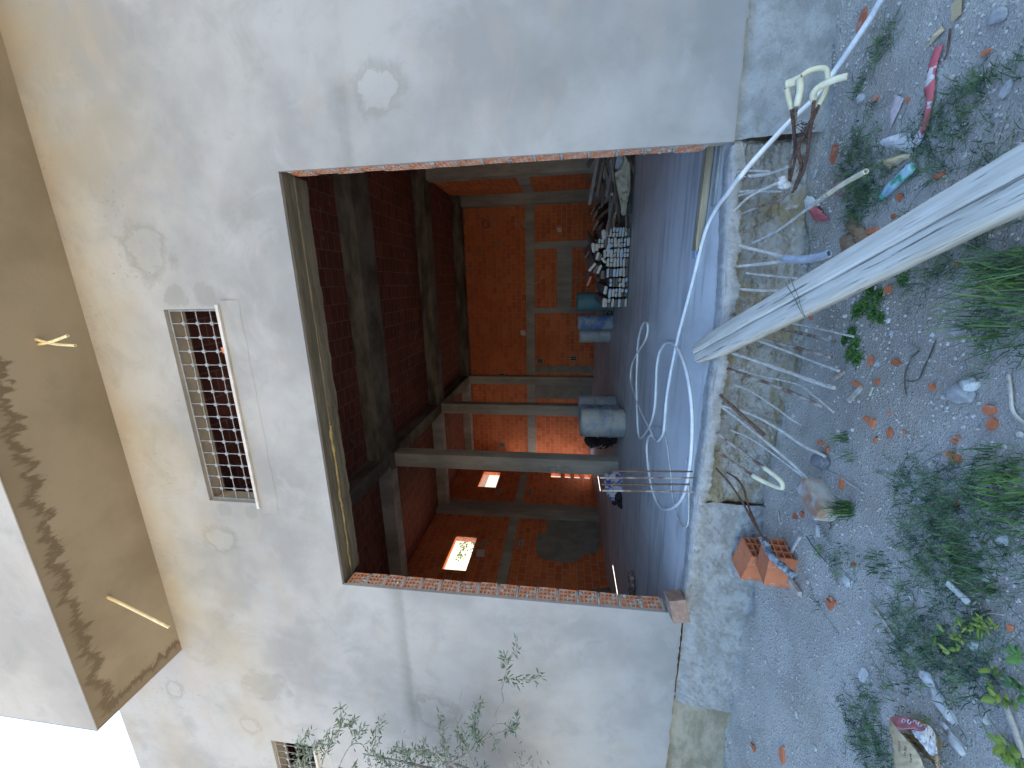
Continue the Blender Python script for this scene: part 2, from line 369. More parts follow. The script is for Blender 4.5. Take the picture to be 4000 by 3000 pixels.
def wood(name, c1, c2, crack=.6, axis=0, rough=.85, freq=1.0):
    A = M(name, rough, .2); s = [26*freq]*3; s[axis] = 1.3*freq; v = A.coords(tuple(s))
    n = A.noise(1.0, 8, .6, v, dist=.35)
    c = A.mix(A.smooth(n, .3, .7), c1, c2)
    cr = A.smooth(A.noise(1.7, 5, .6, v, dist=.2), .60, .68)
    c = A.mix(A.math('MULTIPLY', cr, crack), c, tuple(x*.22 for x in c1))
    c = A.mix(A.smooth(A.noise(3, 3, .6), .45, .7, 0, .3), c, tuple(x*.8 for x in c2))
    A.color(c); A.bump(A.math('SUBTRACT', n, A.math('MULTIPLY', cr, .8)), .7, .008); return A.m
m_plank = wood('weathered_pale_timber', (.56,.53,.475), (.38,.355,.30), .95, 0, .9, 1.4)
m_board = wood('stacked_timber', (.32,.28,.26), (.22,.19,.175), .5, 1)
m_scrap = wood('scrap_timber', (.17,.15,.135), (.11,.095,.085), .5, 0)
m_scrapb = wood('scrap_timber_pale', (.27,.255,.25), (.17,.16,.155), .5, 0)
def endgrain(name, c1, c2):
    A = M(name, .9, .2); c = A.mix(A.smooth(A.noise(16, 6, .7), .4, .6), c1, c2)
    c = A.mix(A.smooth(A.noise(60, 4, .7), .56, .64, 0, .8), c, (.06,.06,.06)); A.color(c); A.bump(A.noise(50,5,.7), .6, .006); return A.m
m_end = endgrain('cement_splashed_end_grain', (.50,.50,.46), (.36,.36,.34))
m_endb = endgrain('blue_washed_end_grain', (.40,.50,.60), (.30,.38,.48))
m_endd = endgrain('dark_end_grain', (.16,.15,.13), (.10,.095,.09))

def soffit_mat():
    A = M('damp_stained_soffit', .9, .2); X = A.xyz()
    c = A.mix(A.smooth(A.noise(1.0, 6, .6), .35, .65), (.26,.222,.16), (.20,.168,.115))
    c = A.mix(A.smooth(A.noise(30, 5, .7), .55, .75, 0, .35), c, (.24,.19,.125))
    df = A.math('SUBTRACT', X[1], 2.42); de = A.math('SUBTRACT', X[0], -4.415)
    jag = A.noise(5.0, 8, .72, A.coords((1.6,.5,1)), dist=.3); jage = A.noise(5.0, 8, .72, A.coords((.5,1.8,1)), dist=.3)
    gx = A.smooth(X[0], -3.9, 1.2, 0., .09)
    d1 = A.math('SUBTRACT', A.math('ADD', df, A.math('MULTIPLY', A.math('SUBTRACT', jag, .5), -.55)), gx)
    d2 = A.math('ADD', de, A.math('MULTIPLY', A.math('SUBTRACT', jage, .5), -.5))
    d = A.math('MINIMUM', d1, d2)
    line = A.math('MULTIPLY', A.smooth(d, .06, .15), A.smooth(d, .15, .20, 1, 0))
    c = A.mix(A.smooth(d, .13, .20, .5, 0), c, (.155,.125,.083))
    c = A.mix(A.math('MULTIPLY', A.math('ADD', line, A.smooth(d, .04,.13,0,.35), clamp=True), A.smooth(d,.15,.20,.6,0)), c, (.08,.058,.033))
    A.color(c); A.bump(A.math('ADD', A.noise(5,6,.6), A.math('MULTIPLY', A.noise(60,4,.7), .3)), .35, .01); return A.m
m_soffit = soffit_mat()

def ground_mat():
    A = M('gravelly_soil', .95, .15); X = A.xyz()
    c = A.mix(A.smooth(A.noise(1.6, 7, .65), .36, .62), (.60,.555,.49), (.50,.455,.395))
    c = A.mix(A.smooth(A.noise(.8, 5, .6, A.coords(loc=(3,8,0))), .5, .68, 0, .6), c, (.37,.30,.22))
    v = A.voro(34); v2 = A.voro(85); c = A.mix(A.smooth(v, .1, .3, .5, 0), c, (.55,.51,.455)); c = A.mix(A.smooth(v2, .35, .6, 0, .3), c, (.20,.18,.155))
    c = A.mix(A.math('MULTIPLY', A.smooth(A.noise(55, 6, .75), .56, .70), .5), c, (.14,.125,.105))
    far = A.smooth(A.math('SUBTRACT', 0, X[1]), 3, 8)
    c = A.mix(far, c, (.40,.26,.11)); c = A.mix(A.smooth(A.math('SUBTRACT', 0, X[0]), 8.2, 8.6), c, (.66,.56,.43))  # unseen ground behind camera tinted warm, side yard paled, to bounce light
    A.color(c)
    h = A.math('ADD', A.math('MULTIPLY', A.smooth(v, 0, .45, 1, 0), .5), A.math('ADD', A.math('MULTIPLY', A.smooth(v2, 0, .5, 1, 0), .4), A.noise(60, 8, .75))); A.bump(h, 1, .016); return A.m
m_ground = ground_mat()
m_pebble = None
def pebble_mat():
    A = M('mixed_pebbles', .9, .2); v = A.voro(9, out='Color'); sp = A.n.new('ShaderNodeSeparateColor'); A.link(v, sp.inputs[0])
    c = A.ramp(sp.outputs[0], [(0,(.46,.425,.38)),(.3,(.36,.32,.27)),(.55,(.50,.465,.42)),(.8,(.42,.36,.29)),(1,(.54,.51,.47))]); A.color(c); A.bump(A.noise(60,5,.7), .4, .004); return A.m
m_pebble = pebble_mat()
def leafm(name, c1, c2, sc_=20, trans=.25, rough=.6):
    A = M(name, rough, .3); A.color(A.mix(A.smooth(A.noise(sc_, 3, .6), .38, .62), c1, c2))
    return A.m
m_grass = leafm('grass_blades', (.025,.065,.02), (.11,.19,.045), 9)
m_dkgrass = leafm('dark_couch_grass', (.03,.07,.035), (.10,.165,.06), 11)
m_lush = leafm('bright_grass', (.11,.21,.045), (.035,.085,.025), 9)
m_moss = leafm('small_leaf_weed', (.03,.08,.02), (.10,.19,.03), 45)
m_yellow = leafm('yellow_green_leaf', (.22,.26,.04), (.13,.21,.04), 30)
m_olive = leafm('olive_leaves', (.085,.125,.07), (.17,.215,.155), 60)
m_tree = leafm('tree_leaves', (.07,.13,.03), (.11,.18,.045), 3)

# ================================================================== GROUND AND FLOOR
def gh(x, y):
    b = GZ + .035*noise.noise(Vector((x*.9, y*.9, 0))) + .012*noise.noise(Vector((x*4, y*4, 3)))
    if -5.6 < x < 3 and 2.9 < y < 3.6: b += .055*noise.noise(Vector((x*2.2, y*3, 21)))*math.exp(-((y-3.33)/.16)**2)+.02*noise.noise(Vector((x*9,y*9,5)))*math.exp(-((y-3.33)/.12)**2)
    b -= .07*math.exp(-((x+.6)/1.3)**2 - ((y-3.2)/.45)**2)
    return b
def lines(a, b, step): n = max(1, round((b-a)/step)); return [a+(b-a)*i/n for i in range(n)]
xs = [-160,-90,-50,-30,-20,-14,-10,-8] + lines(-6.5, 3.2, .03) + [3.2,4.5,7,12,20,35,60,110,160]
ys = [-160,-90,-50,-30,-18,-10,-6,-3.5,-2,-1,-.3] + lines(.3, 3.6, .03) + [3.6,4.5,7,12,18,26,40,70,120,160]
g = G()
for y in ys:
    for x in xs:
        z = gh(x, y)
        if -6.5 <= x <= 3.3 and .3 <= y <= 3.7: z += .006*noise.noise(Vector((x*17, y*17, 1))) + .004*noise.noise(Vector((x*41, y*41, 9)))
        g.v.append((x, y, z))
nx = len(xs)
for j in range(len(ys)-1):
    for i in range(nx-1): g.f.append((j*nx+i, j*nx+i+1, (j+1)*nx+i+1, (j+1)*nx+i))
tag(g.build('ground', m_ground, smooth=True), kind='structure')

edge = [(-3.21,3.34),(-2.7,3.31),(-2.2,3.33),(-1.9,3.31),(-1.55,3.27),(-1.2,3.24),(-.9,3.25),(-.6,3.2),(-.25,3.19),(.1,3.25),(.4,3.32),(.75,3.35),(.951,3.36)]
def edgeY(x):
    if x <= edge[0][0] or x >= edge[-1][0]: return 3.385
    for (a,ya),(b,yb) in zip(edge, edge[1:]):
        if a <= x <= b: return ya+(yb-ya)*(x-a)/(b-a)
# floor sheet: interior plus the strip out to the broken threshold edge
fx = [XL] + lines(-3.21, .951, .06) + [.951, XR]
g = G()
for x in fx:
    inside = -3.21 <= x <= .951
    e = (edgeY(x) + .012*noise.noise(Vector((x*9,0,0)))) if inside else 3.56
    row = [e, 3.56 if inside else 3.57] + [4.2,6,8,10,12,14,BY]
    for k,y in enumerate(row): g.v.append((x, y, FZ + (.0 if k else -.006)))
for i in range(len(fx)-1):
    for j in range(8): a = i*9+j; g.f.append((a, a+9, a+10, a+1))
tag(g.build('floor', m_floor), kind='structure')

# ================================================================== BUILDING
bld = empty('garage_building', (-2.3, WY, GZ))
tag(bld, 'unfinished grey cement rendered garage building with raw brick interior seen through its wide door opening', 'building')
def part(name, g, mat, parent=bld, **k):
    o = g.build(name, mat, None, **k); o.parent = parent
    o.matrix_parent_inverse = Matrix.Translation(-Vector(parent.location)) if parent.type == 'EMPTY' else parent.matrix_world.inverted() if False else Matrix.Identity(4) if parent.type != 'EMPTY' else Matrix.Translation(-Vector(parent.location))
    return o
OX0, OX1, OZ = -3.21, .951, 2.416
W1 = (-2.245, -.183, 3.245, 3.847)
w2a, w2b = onY(1060, 2889, WY), onY(1231, 2911, WY)
W2 = (w2a.x-.75, w2a.x, w2b.z, w2a.z)
holes = [(OX0-.035, OX1+.035, -9, OZ), W1, W2]
def inh(u, v): return any(a < u < b and c < v < d for a,b,c,d in holes)
us = sorted(set([XL-.2, OX0-.035, OX1+.035, W1[0], W1[1], W2[0], W2[1], XR+2.2] )); vs = sorted(set([-1.2, OZ, W1[2], W1[3], W2[2], W2[3], 6.08]))
g = voxwall(us, vs, inh, WY+.02, WY+.20, lambda u,v,w: (u,w,v))
part('front_wall', g, concrete('tan_reveal_concrete', (.36,.315,.24), (.29,.25,.185), (1,1,1), .3, 3, .3))
# render skin 2 cm thick, running to the edge of the opening, with ragged bottom edge
holes[0] = (OX0, OX1, -9, OZ)
us = sorted(set([XL-.2, OX0, OX1, W1[0]-.001, W1[1]+.001, W2[0], W2[1], XR+2.2])); vs = sorted(set([-1.18, OZ, W1[2], W1[3], W2[2], W2[3], 6.1]))
g = voxwall(us, vs, inh, WY-.01, WY+.019, lambda u,v,w: (u,w,v))
part('cement_render', g, m_facade)
for (a, b) in ((XL-.2, OX0), (OX1, XR+2.2)):
    g = G()
    n = int((b-a)/.025); 
    for i in range(n):
        x0 = a+(b-a)*i/n; x1 = a+(b-a)*(i+1)/n
        q = lambda x: -1.18 - .012 - .022*(noise.noise(Vector((x*6,1,0)))+noise.noise(Vector((x*23,5,0)))*.7) - .0
        y0, y1 = WY-.008, WY+.016
        g.add([(x0,y0,-1.181),(x1,y0,-1.181),(x1,y0,q(x1)),(x0,y0,q(x0)),(x0,y1,-1.181),(x1,y1,-1.181),(x1,y1,q(x1)),(x0,y1,q(x0))],
              [(0,3,2,1),(3,7,6,2),(4,5,6,7)])
    part('ragged_render_edge', g, m_facade)
# plinth (rough concrete) each side of and under the opening
def facegrid(g, x0, x1, z0, z1, yf, step=.03, amp=.012, seed=0):
    nxx = max(2, int((x1-x0)/step)); nz = max(2, int((z1-z0)/step)); n0 = len(g.v)
    for j in range(nz+1):
        for i in range(nxx+1):
            x = x0+(x1-x0)*i/nxx; z = z0+(z1-z0)*j/nz
            y = yf(x, z) + amp*(noise.noise(Vector((x*7, z*7, seed))) + .6*noise.noise(Vector((x*23, z*23, seed))) + .35*noise.noise(Vector((x*60, z*60, seed))))
            g.v.append((x, y, z))
    for j in range(nz):
        for i in range(nxx): a = n0+j*(nxx+1)+i; g.f.append((a, a+1, a+nxx+2, a+nxx+1))
def plinY(x, z):
    slope = .10*max(0, min(1, (-1.22-z)/.5))
    return 3.395 - slope*.35 - .03*max(0, min(1, (-1.25-z)/.06))
g = G(); facegrid(g, XL-.2, -4.35, -2.0, -1.16, plinY, .05, .012, 3); part('plinth', g, m_form, smooth=True)
g = G(); facegrid(g, -4.35, -1.95, -2.0, -1.215, lambda x,z: min(plinY(x,z), edgeY(x)+.02 if x > -3.21 else 9) - .02 + .012*noise.noise(Vector((x*38, z*38, 4))), .014, .02, 5)
pl = part('fresh_cement_plinth', g, m_plinth, smooth=True); pl['label'] = 'pale blue grey freshly cemented plinth'
g = G(); facegrid(g, .97, XR+2.2, -2.0, -1.16, lambda x,z: plinY(x,z)-.01, .03, .016, 8); part('plinth', g, m_plinth, smooth=True)
def thrY(x, z):
    e = edgeY(x)
    t = (FZ - z) + .03*noise.noise(Vector((x*3,z*2,9))) + .015*noise.noise(Vector((x*13,z*5,9)))
    st = 0 if t < .09 else (.045 if t < .16 else (.02 if t < .24 else .05))      # broken ledges of the old formwork
    st *= .5+.9*abs(noise.noise(Vector((x*1.7, z*2, 4))))
    rough = .035*noise.noise(Vector((x*5, z*9, 2)))+.02*noise.noise(Vector((x*17, z*26, 2)))
    return e + .012 + st + rough*min(1, t*8) + (.05 if t > .07 else 0)*(.5+.5*noise.noise(Vector((x*2.3,7,0))))
g = G(); facegrid(g, -1.95, .97, -2.0, FZ-.008, thrY, .013, .012, 11); part('threshold_face', g, m_thr, smooth=True)
# rough cement lip along the threshold
g = G(); n0 = 0; NX = 420
for i in range(NX+1):
    x = OX0+.02+(OX1-OX0-.04)*i/NX; e = edgeY(x)
    for k,(dy,dz) in enumerate(((.0,-.09),(-.012,-.05),(-.005,-.012),(.03,.006),(.10,.005),(.16,.001))):
        w = noise.noise(Vector((x*6, k*.7, 0)))*1.2; w2 = noise.noise(Vector((x*27, k*1.9, 5)))*1.5+noise.noise(Vector((x*61, k*3.1, 5)))
        g.v.append((x, e+dy+.018*w+.008*w2, FZ+dz+(.006*w2 if k < 5 else 0)+(.02*w if k < 2 else 0)))
for i in range(NX):
    for k in range(5): a = i*6+k; g.f.append((a, a+1, a+7, a+6))
part('threshold_lip', g, m_lip, smooth=True)

# lintel over the opening: two rough casts and a line of foam
g = G(); g.box(OX0-.2, OX1+.2, WY+.021, WY+.17, OZ-.002, OZ+.3)
NX = 120
for i in range(NX):
    x0 = OX0+(OX1-OX0)*i/NX; x1 = OX0+(OX1-OX0)*(i+1)/NX
    f = lambda x: WY+.34+.03*noise.noise(Vector((x*4,0,2)))+.012*noise.noise(Vector((x*21,3,2)))
    h = lambda x: OZ-.012+.01*noise.noise(Vector((x*9,2,2)))
    g.add([(x0,WY+.175,h(x0)),(x1,WY+.175,h(x1)),(x1,f(x1),h(x1)),(x0,f(x0),h(x0)),(x0,WY+.175,OZ+.3),(x1,WY+.175,OZ+.3),(x1,f(x1),OZ+.3),(x0,f(x0),OZ+.3)],
          [(0,3,2,1),(3,7,6,2),(0,1,5,4)])
part('lintel', g, m_lintel)
g = G()
def foam(x0, x1, r):
    P = []; n = int((x1-x0)/.03)
    for i in range(n+1):
        x = x0+(x1-x0)*i/n; P.append((x, WY+.178+.03*noise.noise(Vector((x*7,x0*9,0))), OZ-.004+.008*noise.noise(Vector((x*11,4,x0)))))
    g.tube(P, [r*(.5+1.2*abs(noise.noise(Vector((p[0]*7,2,1))))) for p in P], 7)
foam(-3.12, -2.3, .014); foam(-2.35, -1.4, .020); foam(-2.9, -1.7, .012); foam(-1.38, -.6, .006)
part('foam_line', g, m_foam, smooth=True)

# hollow brick ends on both jambs
def brick_mesh(w, h, d, nu, nv, t=.011, holed=.05):
    """open-ended hollow brick: w across, h up, d deep; lattice face on +x"""
    g = G(); cw = (w-t)/nu; ch = (h-t)/nv
    jt = lambda: random.uniform(-.0015,.0015)
    for i in range(nu+1): y = -w/2+i*cw; g.box(-holed, 0, y+jt(), y+t+jt(), -h/2, h/2)
    for j in range(nv+1):
        z = -h/2+j*ch
        for i in range(nu): y = -w/2+i*cw; g.box(-holed, -.0005, y+t, y+cw, z+jt(), z+t+jt())
    g.box(-d, -holed, -w/2, w/2, -h/2, h/2)
    return g
m_clayj = simple('dusty_terracotta', (.52,.19,.09), (.48,.33,.26), 9, .85, .4)
bm = [brick_mesh(.165, .186, .066, 3, 4, .014).build('jamb_brick', m_clayj) for _ in range(3)]
for b in bm: col.objects.unlink(b)
for side in (-1, 1):
    xj = OX0 if side < 0 else OX1; z = OZ-.02-.105; k = 0
    while z-.1 > FZ-.0:
        o = bpy.data.objects.new('jamb_brick', bm[random.randrange(3)].data); col.objects.link(o)
        o.parent = bld; o.matrix_parent_inverse = Matrix.Translation(-Vector(bld.location))
        o.location = (xj + side*(.004+random.uniform(0,.008)), WY+.112+random.uniform(-.004,.004), z)
        o.rotation_euler = (random.uniform(-.02,.02), random.uniform(-.01,.01), (0 if side < 0 else math.pi)+random.uniform(-.02,.02))
        o.scale = (1, 1.03, 1+random.uniform(-.02,.0))
        z0 = z-.095-.018; mort = G()
        for q in range(6):
            yy = WY+.03+.15*q/6; mort.rock((xj+side*.022, yy+.012, z-.108), .022, (1,1,.55), k*7+q+side, 1)
        mort.box(xj+side*.004 if side > 0 else xj-.05, xj+.05 if side > 0 else xj-.004, WY+.022, WY+.19, z-.119, z-.096)
        for q in range(random.choice((0,1,2,5))):
            mort.rock((xj+side*.006, WY+.04+random.random()*.13, z+random.uniform(-.09,.09)), random.uniform(.008,.02), (.6,1,1), q+k, 1)
        part('jamb_mortar', mort, m_mortar, smooth=True); z -= .214; k += 1

# windows with welded grilles
def window(W, nx_, nz_, parent=bld, fr=.014):
    x0,x1,z0,z1 = W; y = WY+.035
    g = G()
    for (a,b,c,d) in ((x0+.004,x0+.02,z0+.004,z1-.004),(x1-.02,x1-.004,z0+.004,z1-.004),(x0+.02,x1-.02,z1-.018,z1-.004),(x0+.02,x1-.02,z0+.004,z0+.018)): g.box(a,b,y-.008,y+.008,c,d)
    f = part('window', g, m_galv)
    g = G(); dx = (x1-x0)/nx_; dz = (z1-z0-.02)/(nz_-.25)
    zs = [z1-.012-dz*.86-dz*i for i in range(nz_-1)]; xs_ = [x0+dx*i for i in range(1,nx_)]
    for x in xs_: g.tube([(x,y,z0+.01),(x,y,z1-.01)], .0045, 6)
    for z in zs: g.tube([(x0+.012,y-.004,z),(x1-.012,y-.004,z)], .0045, 6)
    for x in xs_:
        for z in zs:
            r = .020; g.add([(x+r*math.cos(a+.39),y-.012,z+r*math.sin(a+.39)) for a in [i*math.pi/4 for i in range(8)]]+[(x+r*math.cos(a+.39),y+.002,z+r*math.sin(a+.39)) for a in [i*math.pi/4 for i in range(8)]],
                  [tuple(range(8))]+[(i,i+8,(i+1)%8+8,(i+1)%8) for i in range(8)])
    gr = g.build('grille', m_galv, f)
    g = G(); g.box(x0-.04, x1+.04, WY-.055, WY+.20, z0-.032, z0-.001)
    s = g.build('sill', m_marble, f, bevel=.003)
    g = G()
    N = 60
    for i in range(N):
        a = x0-.12+(x1-x0+.2)*i/N; b = x0-.12+(x1-x0+.2)*(i+1)/N; lo = lambda x: z0-.22+.02*noise.noise(Vector((x*5,0,0)))
        g.add([(a,WY-.012,lo(a)),(b,WY-.012,lo(b)),(b,WY-.028,z0-.034),(a,WY-.028,z0-.034)], [(0,1,2,3)])
    part('render_band', g, m_facade)
    return f
window(W1, 15, 4); window(W2, 6, 4)
# balcony slab and parapet
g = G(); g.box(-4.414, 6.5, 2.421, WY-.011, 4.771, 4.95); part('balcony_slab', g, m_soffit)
g = G(); g.box(-4.415, 6.5, 2.42-.0, 2.52, 4.7705, 6.0)
g = G()
g.box(-4.42, 6.5, 2.412, 2.4205, 4.767, 6.3); g.box(-4.423, -4.4145, 2.412, WY-.012, 4.767, 6.3); g.box(-4.41, 6.5, 2.422, 2.54, 4.952, 6.29); g.box(-4.41, -4.28, 2.545, WY-.012, 4.952, 6.29)
part('balcony_parapet', g, m_fascia)

# interior walls
ZB, ZT = -1.3, CZ
LW1 = (8.95, 10.4, 2.66, 3.34); LW2 = (13.55, 14.8, 2.62, 3.33); LD = [(14.6, 14.95, a, b) for a,b in ((.10,.50),(-.30,-.07),(-.68,-.45),(-1.08,-.86))] + [(15.05, 16.1, FZ+.01, 2.3)]
lh = [LW1, LW2]+LD
us = sorted({3.57, BY+.2, *[a for h in lh for a in h[:2]]}); vs = sorted({ZB, ZT+.3, *[a for h in lh for a in h[2:]]})
part('side_wall', voxwall(us, vs, lambda u,v: any(a<u<b and c<v<d for a,b,c,d in lh), XL, XL-.15, lambda u,v,w: (w,u,v)), m_bside)
g = G(); g.box(XL, XR, BY, BY+.2, ZB, ZT+.3); part('back_wall', g, m_bback)
g = G(); g.box(XR, XR+.2, 3.57, BY+.2, ZB, ZT+.3); part('side_wall', g, m_bside)
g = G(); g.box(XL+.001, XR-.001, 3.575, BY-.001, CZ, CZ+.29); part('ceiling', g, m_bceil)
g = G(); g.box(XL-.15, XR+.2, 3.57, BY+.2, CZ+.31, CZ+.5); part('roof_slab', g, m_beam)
# brick ends showing in the reveal of the near side window
for (w, nn_) in ((LW1, 3), (LW2, 0)):
    for i in range(nn_):
        o = bpy.data.objects.new('jamb_brick', bm[i].data); col.objects.link(o); o.parent = bld; o.matrix_parent_inverse = Matrix.Translation(-Vector(bld.location))
        o.rotation_euler = (0,0,-math.pi/2); o.location = (XL-.075, w[1]-.004, w[2]+.12+.215*i)

# beams and columns
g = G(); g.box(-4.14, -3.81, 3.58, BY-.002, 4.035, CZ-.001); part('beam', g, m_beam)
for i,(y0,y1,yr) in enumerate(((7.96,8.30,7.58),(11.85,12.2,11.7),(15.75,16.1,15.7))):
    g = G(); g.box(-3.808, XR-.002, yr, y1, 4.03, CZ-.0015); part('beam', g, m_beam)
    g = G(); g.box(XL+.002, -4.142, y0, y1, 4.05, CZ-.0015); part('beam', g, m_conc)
def column(x0, y0, s, zt=4.028, m=m_conc, sy=None):
    sy = sy or s; g = G(); n = 26
    prof = [(x0,y0),(x0+s*.55,y0-.004),(x0+s*.56,y0+.006),(x0+s,y0),(x0+s,y0+sy),(x0,y0+sy)]
    for j in range(n+1):
        z = FZ-.01+(zt-FZ+.01)*j/n
        for k,(x,y) in enumerate(prof): g.v.append((x+.006*noise.noise(Vector((x,z*1.3,k))), y+.006*noise.noise(Vector((y+5,z*1.3,k))), z))
    L = len(prof)
    for j in range(n):
        for k in range(L): k2=(k+1)%L; g.f.append((j*L+k, j*L+k2, (j+1)*L+k2, (j+1)*L+k))
    return part('column', g, m)
column(-4.145, 8.0, .33); column(-4.145, 11.88, .33); column(-4.145, 15.75, .33)
column(2.92, 11.95, .328); column(2.87, 15.85, .378, sy=.44)
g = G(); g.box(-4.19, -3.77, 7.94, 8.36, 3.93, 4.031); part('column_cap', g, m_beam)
# mid-height tie beams and piers
g = G(); g.box(XL+.002, XR-.003, BY-.03, BY-.001, 1.24, 1.60); part('tie_beam', g, m_conc)
g = G(); g.box(XL+.001, XL+.03, 3.6, BY-.032, 1.46, 1.74); part('tie_beam', g, m_conc)
g = G(); g.box(XR-.03, XR-.001, 12.5, BY-.45, 1.2, 1.6); part('tie_beam', g, m_conc)
g = G(); g.box(XL+.0015, XL+.14, 11.6, 11.98, FZ, CZ-.002); g.box(XL+.0015, XL+.08, 11.982, 12.42, FZ, CZ-.002); part('pier', g, m_conc)
g = G(); g.box(-1.25, -1.03, BY-.04, BY-.002, FZ, 1.238); part('niche_post', g, m_conc)
g = G(); g.box(1.27, 1.53, BY-.04, BY-.002, FZ, 1.238); part('niche_post', g, m_conc)
g = G(); g.box(-1.028, 1.268, BY-.045, BY-.002, -.25, .34); g.box(-1.028, 1.268, BY-.075, BY-.046, -.14, -.11); part('niche_lintel', g, m_conc)
g = G(); g.box(-4.9, -4.2, BY-.02, BY-.002, FZ, 1.238); g.box(-3.75, -3.45, BY-.02,BY-.002,FZ,1.238); part('render_strip', g, m_patch)
# smear of render low on the back wall beside the corner column and on the side wall
def polypatch(pts, mat, name='render_patch', off=.004):
    P = [Vector(p) for p in pts]; return P
lp = [(2100,2085),(2130,2080),(2140,2038),(2200,2030),(2330,2040),(2338,2150),(2290,2165),(2235,2195),(2120,2180),(2093,2140)]
g = G(); P = [onX(x, y, XL+.012) for x,y in smooth_path([(a,b,0) for a,b in lp+lp[:1]], 5) for _ in (0,)] if False else [onX(p.x, p.y, XL+.012) for p in smooth_path([(a,b,0) for a,b in lp+lp[:1]], 5)[:-1]]
P = [p+Vector((0, .03*noise.noise(p*6), .04*noise.noise(p*7+Vector((3,0,0))))) for p in P]
g.add(P, [tuple(range(len(P)))]); n = len(P); g.add([p-Vector((.011,0,0)) for p in P]+P, [(i,(i+1)%n,(i+1)%n+n,i+n) for i in range(n)])
part('render_patch', g, m_patch)
def vent(p, ax, w, h, n, nrm):
    """small row of brick cells left open as a ventilator"""
    p = Vector(p); ax = Vector(ax).normalized(); up = Vector((0,0,1)); nr = Vector(nrm)
    g = G(); cw = w/n
    for i in range(n+1): g.obox(p+ax*(-w/2+cw*i)+nr*.012, ax*.008, up*(h/2), nr*.012)
    for s in (-1,1): g.obox(p+up*s*h/2+nr*.012, ax*(w/2+.008), up*.008, nr*.0125)
    v = part('vent_brick', g, m_mortar); g = G(); g.obox(p+nr*.003, ax*(w/2), up*(h/2), nr*.002); g.build('vent_shade_plate', m_black, v)  # black plate stands in for the shade inside the open cells
for q in ((1950,1918),(2072,1919),(1891,2124),(2035,2123)): vent(onX(*q, XL+.0), (0,1,0), .3, .12, 4, (1,0,0))
for q in ((2240,1400),(1960,1466),(1962,1738),(2110,1410)): vent(onY(*q, BY), (1,0,0), .17, .26, 2, (0,-1,0))
vent(onY(1934,729,BY-.4), (1,0,0), .2,.3,2,(0,-1,0))

# chalk figures on the near column
def text(s, p, size, xdir, ydir, mat, name, parent, depth=.001):
    cu = bpy.data.curves.new(name, 'FONT'); cu.body = s; cu.size = size; cu.extrude = depth; cu.align_x = 'CENTER'; cu.align_y = 'CENTER'
    t = bpy.data.objects.new(name, cu); col.objects.link(t); dg = bpy.context.evaluated_depsgraph_get()
    me = bpy.data.meshes.new_from_object(t.evaluated_get(dg)); bpy.data.objects.remove(t)
    X = Vector(xdir).normalized(); Y = Vector(ydir).normalized(); Z = X.cross(Y)
    mt = Matrix((X,Y,Z)).transposed().to_4x4(); mt.translation = Vector(p); me.transform(mt); me.materials.clear(); me.materials.append(mat)
    o = bpy.data.objects.new(name, me); col.objects.link(o)
    if parent: o.parent = parent; o.matrix_parent_inverse = Matrix.Translation(-Vector(parent.location))
    return o
text('55\n35 35', onY(2172, 1838, 7.985), .12, (1,0,0), (0,0,1), m_chalk, 'chalk_figures', bld)

# ================================================================== THINGS FIXED TO OR STANDING AGAINST THE BUILDING
def path3(pts, Y0, zend=None, Y1=None, k=6):
    """pixels -> 3D path whose depth runs from Y0 to the point where the last pixel meets zend"""
    if zend is not None: Y1 = onZ(pts[-1][0], pts[-1][1], zend).y
    L = [0]
    for a,b in zip(pts, pts[1:]): L.append(L[-1]+math.hypot(b[0]-a[0], b[1]-a[1]))
    P = [onY(p[0], p[1], Y0+(Y1-Y0)*l/L[-1]) for p,l in zip(pts, L)]
    return smooth_path(P, k)
def ribbed(g, P, r, seed=0):
    # resample finely and wobble the radius for rebar ribs and cement crust
    Q = [P[0]]
    for a,b in zip(P, P[1:]):
        n = max(1, int((b-a).length/.008))
        for i in range(1, n+1): Q.append(a.lerp(b, i/n))
    rr = [r*(1+(.16 if i % 2 else -.06)+.28*noise.noise(q*14+Vector((seed,0,0)))) for i,q in enumerate(Q)]
    g.tube(Q, rr, 7)
def thing(name, g, mat, label, cat, group=None, **k): return tag(g.build(name, mat, **k), label, cat, group)

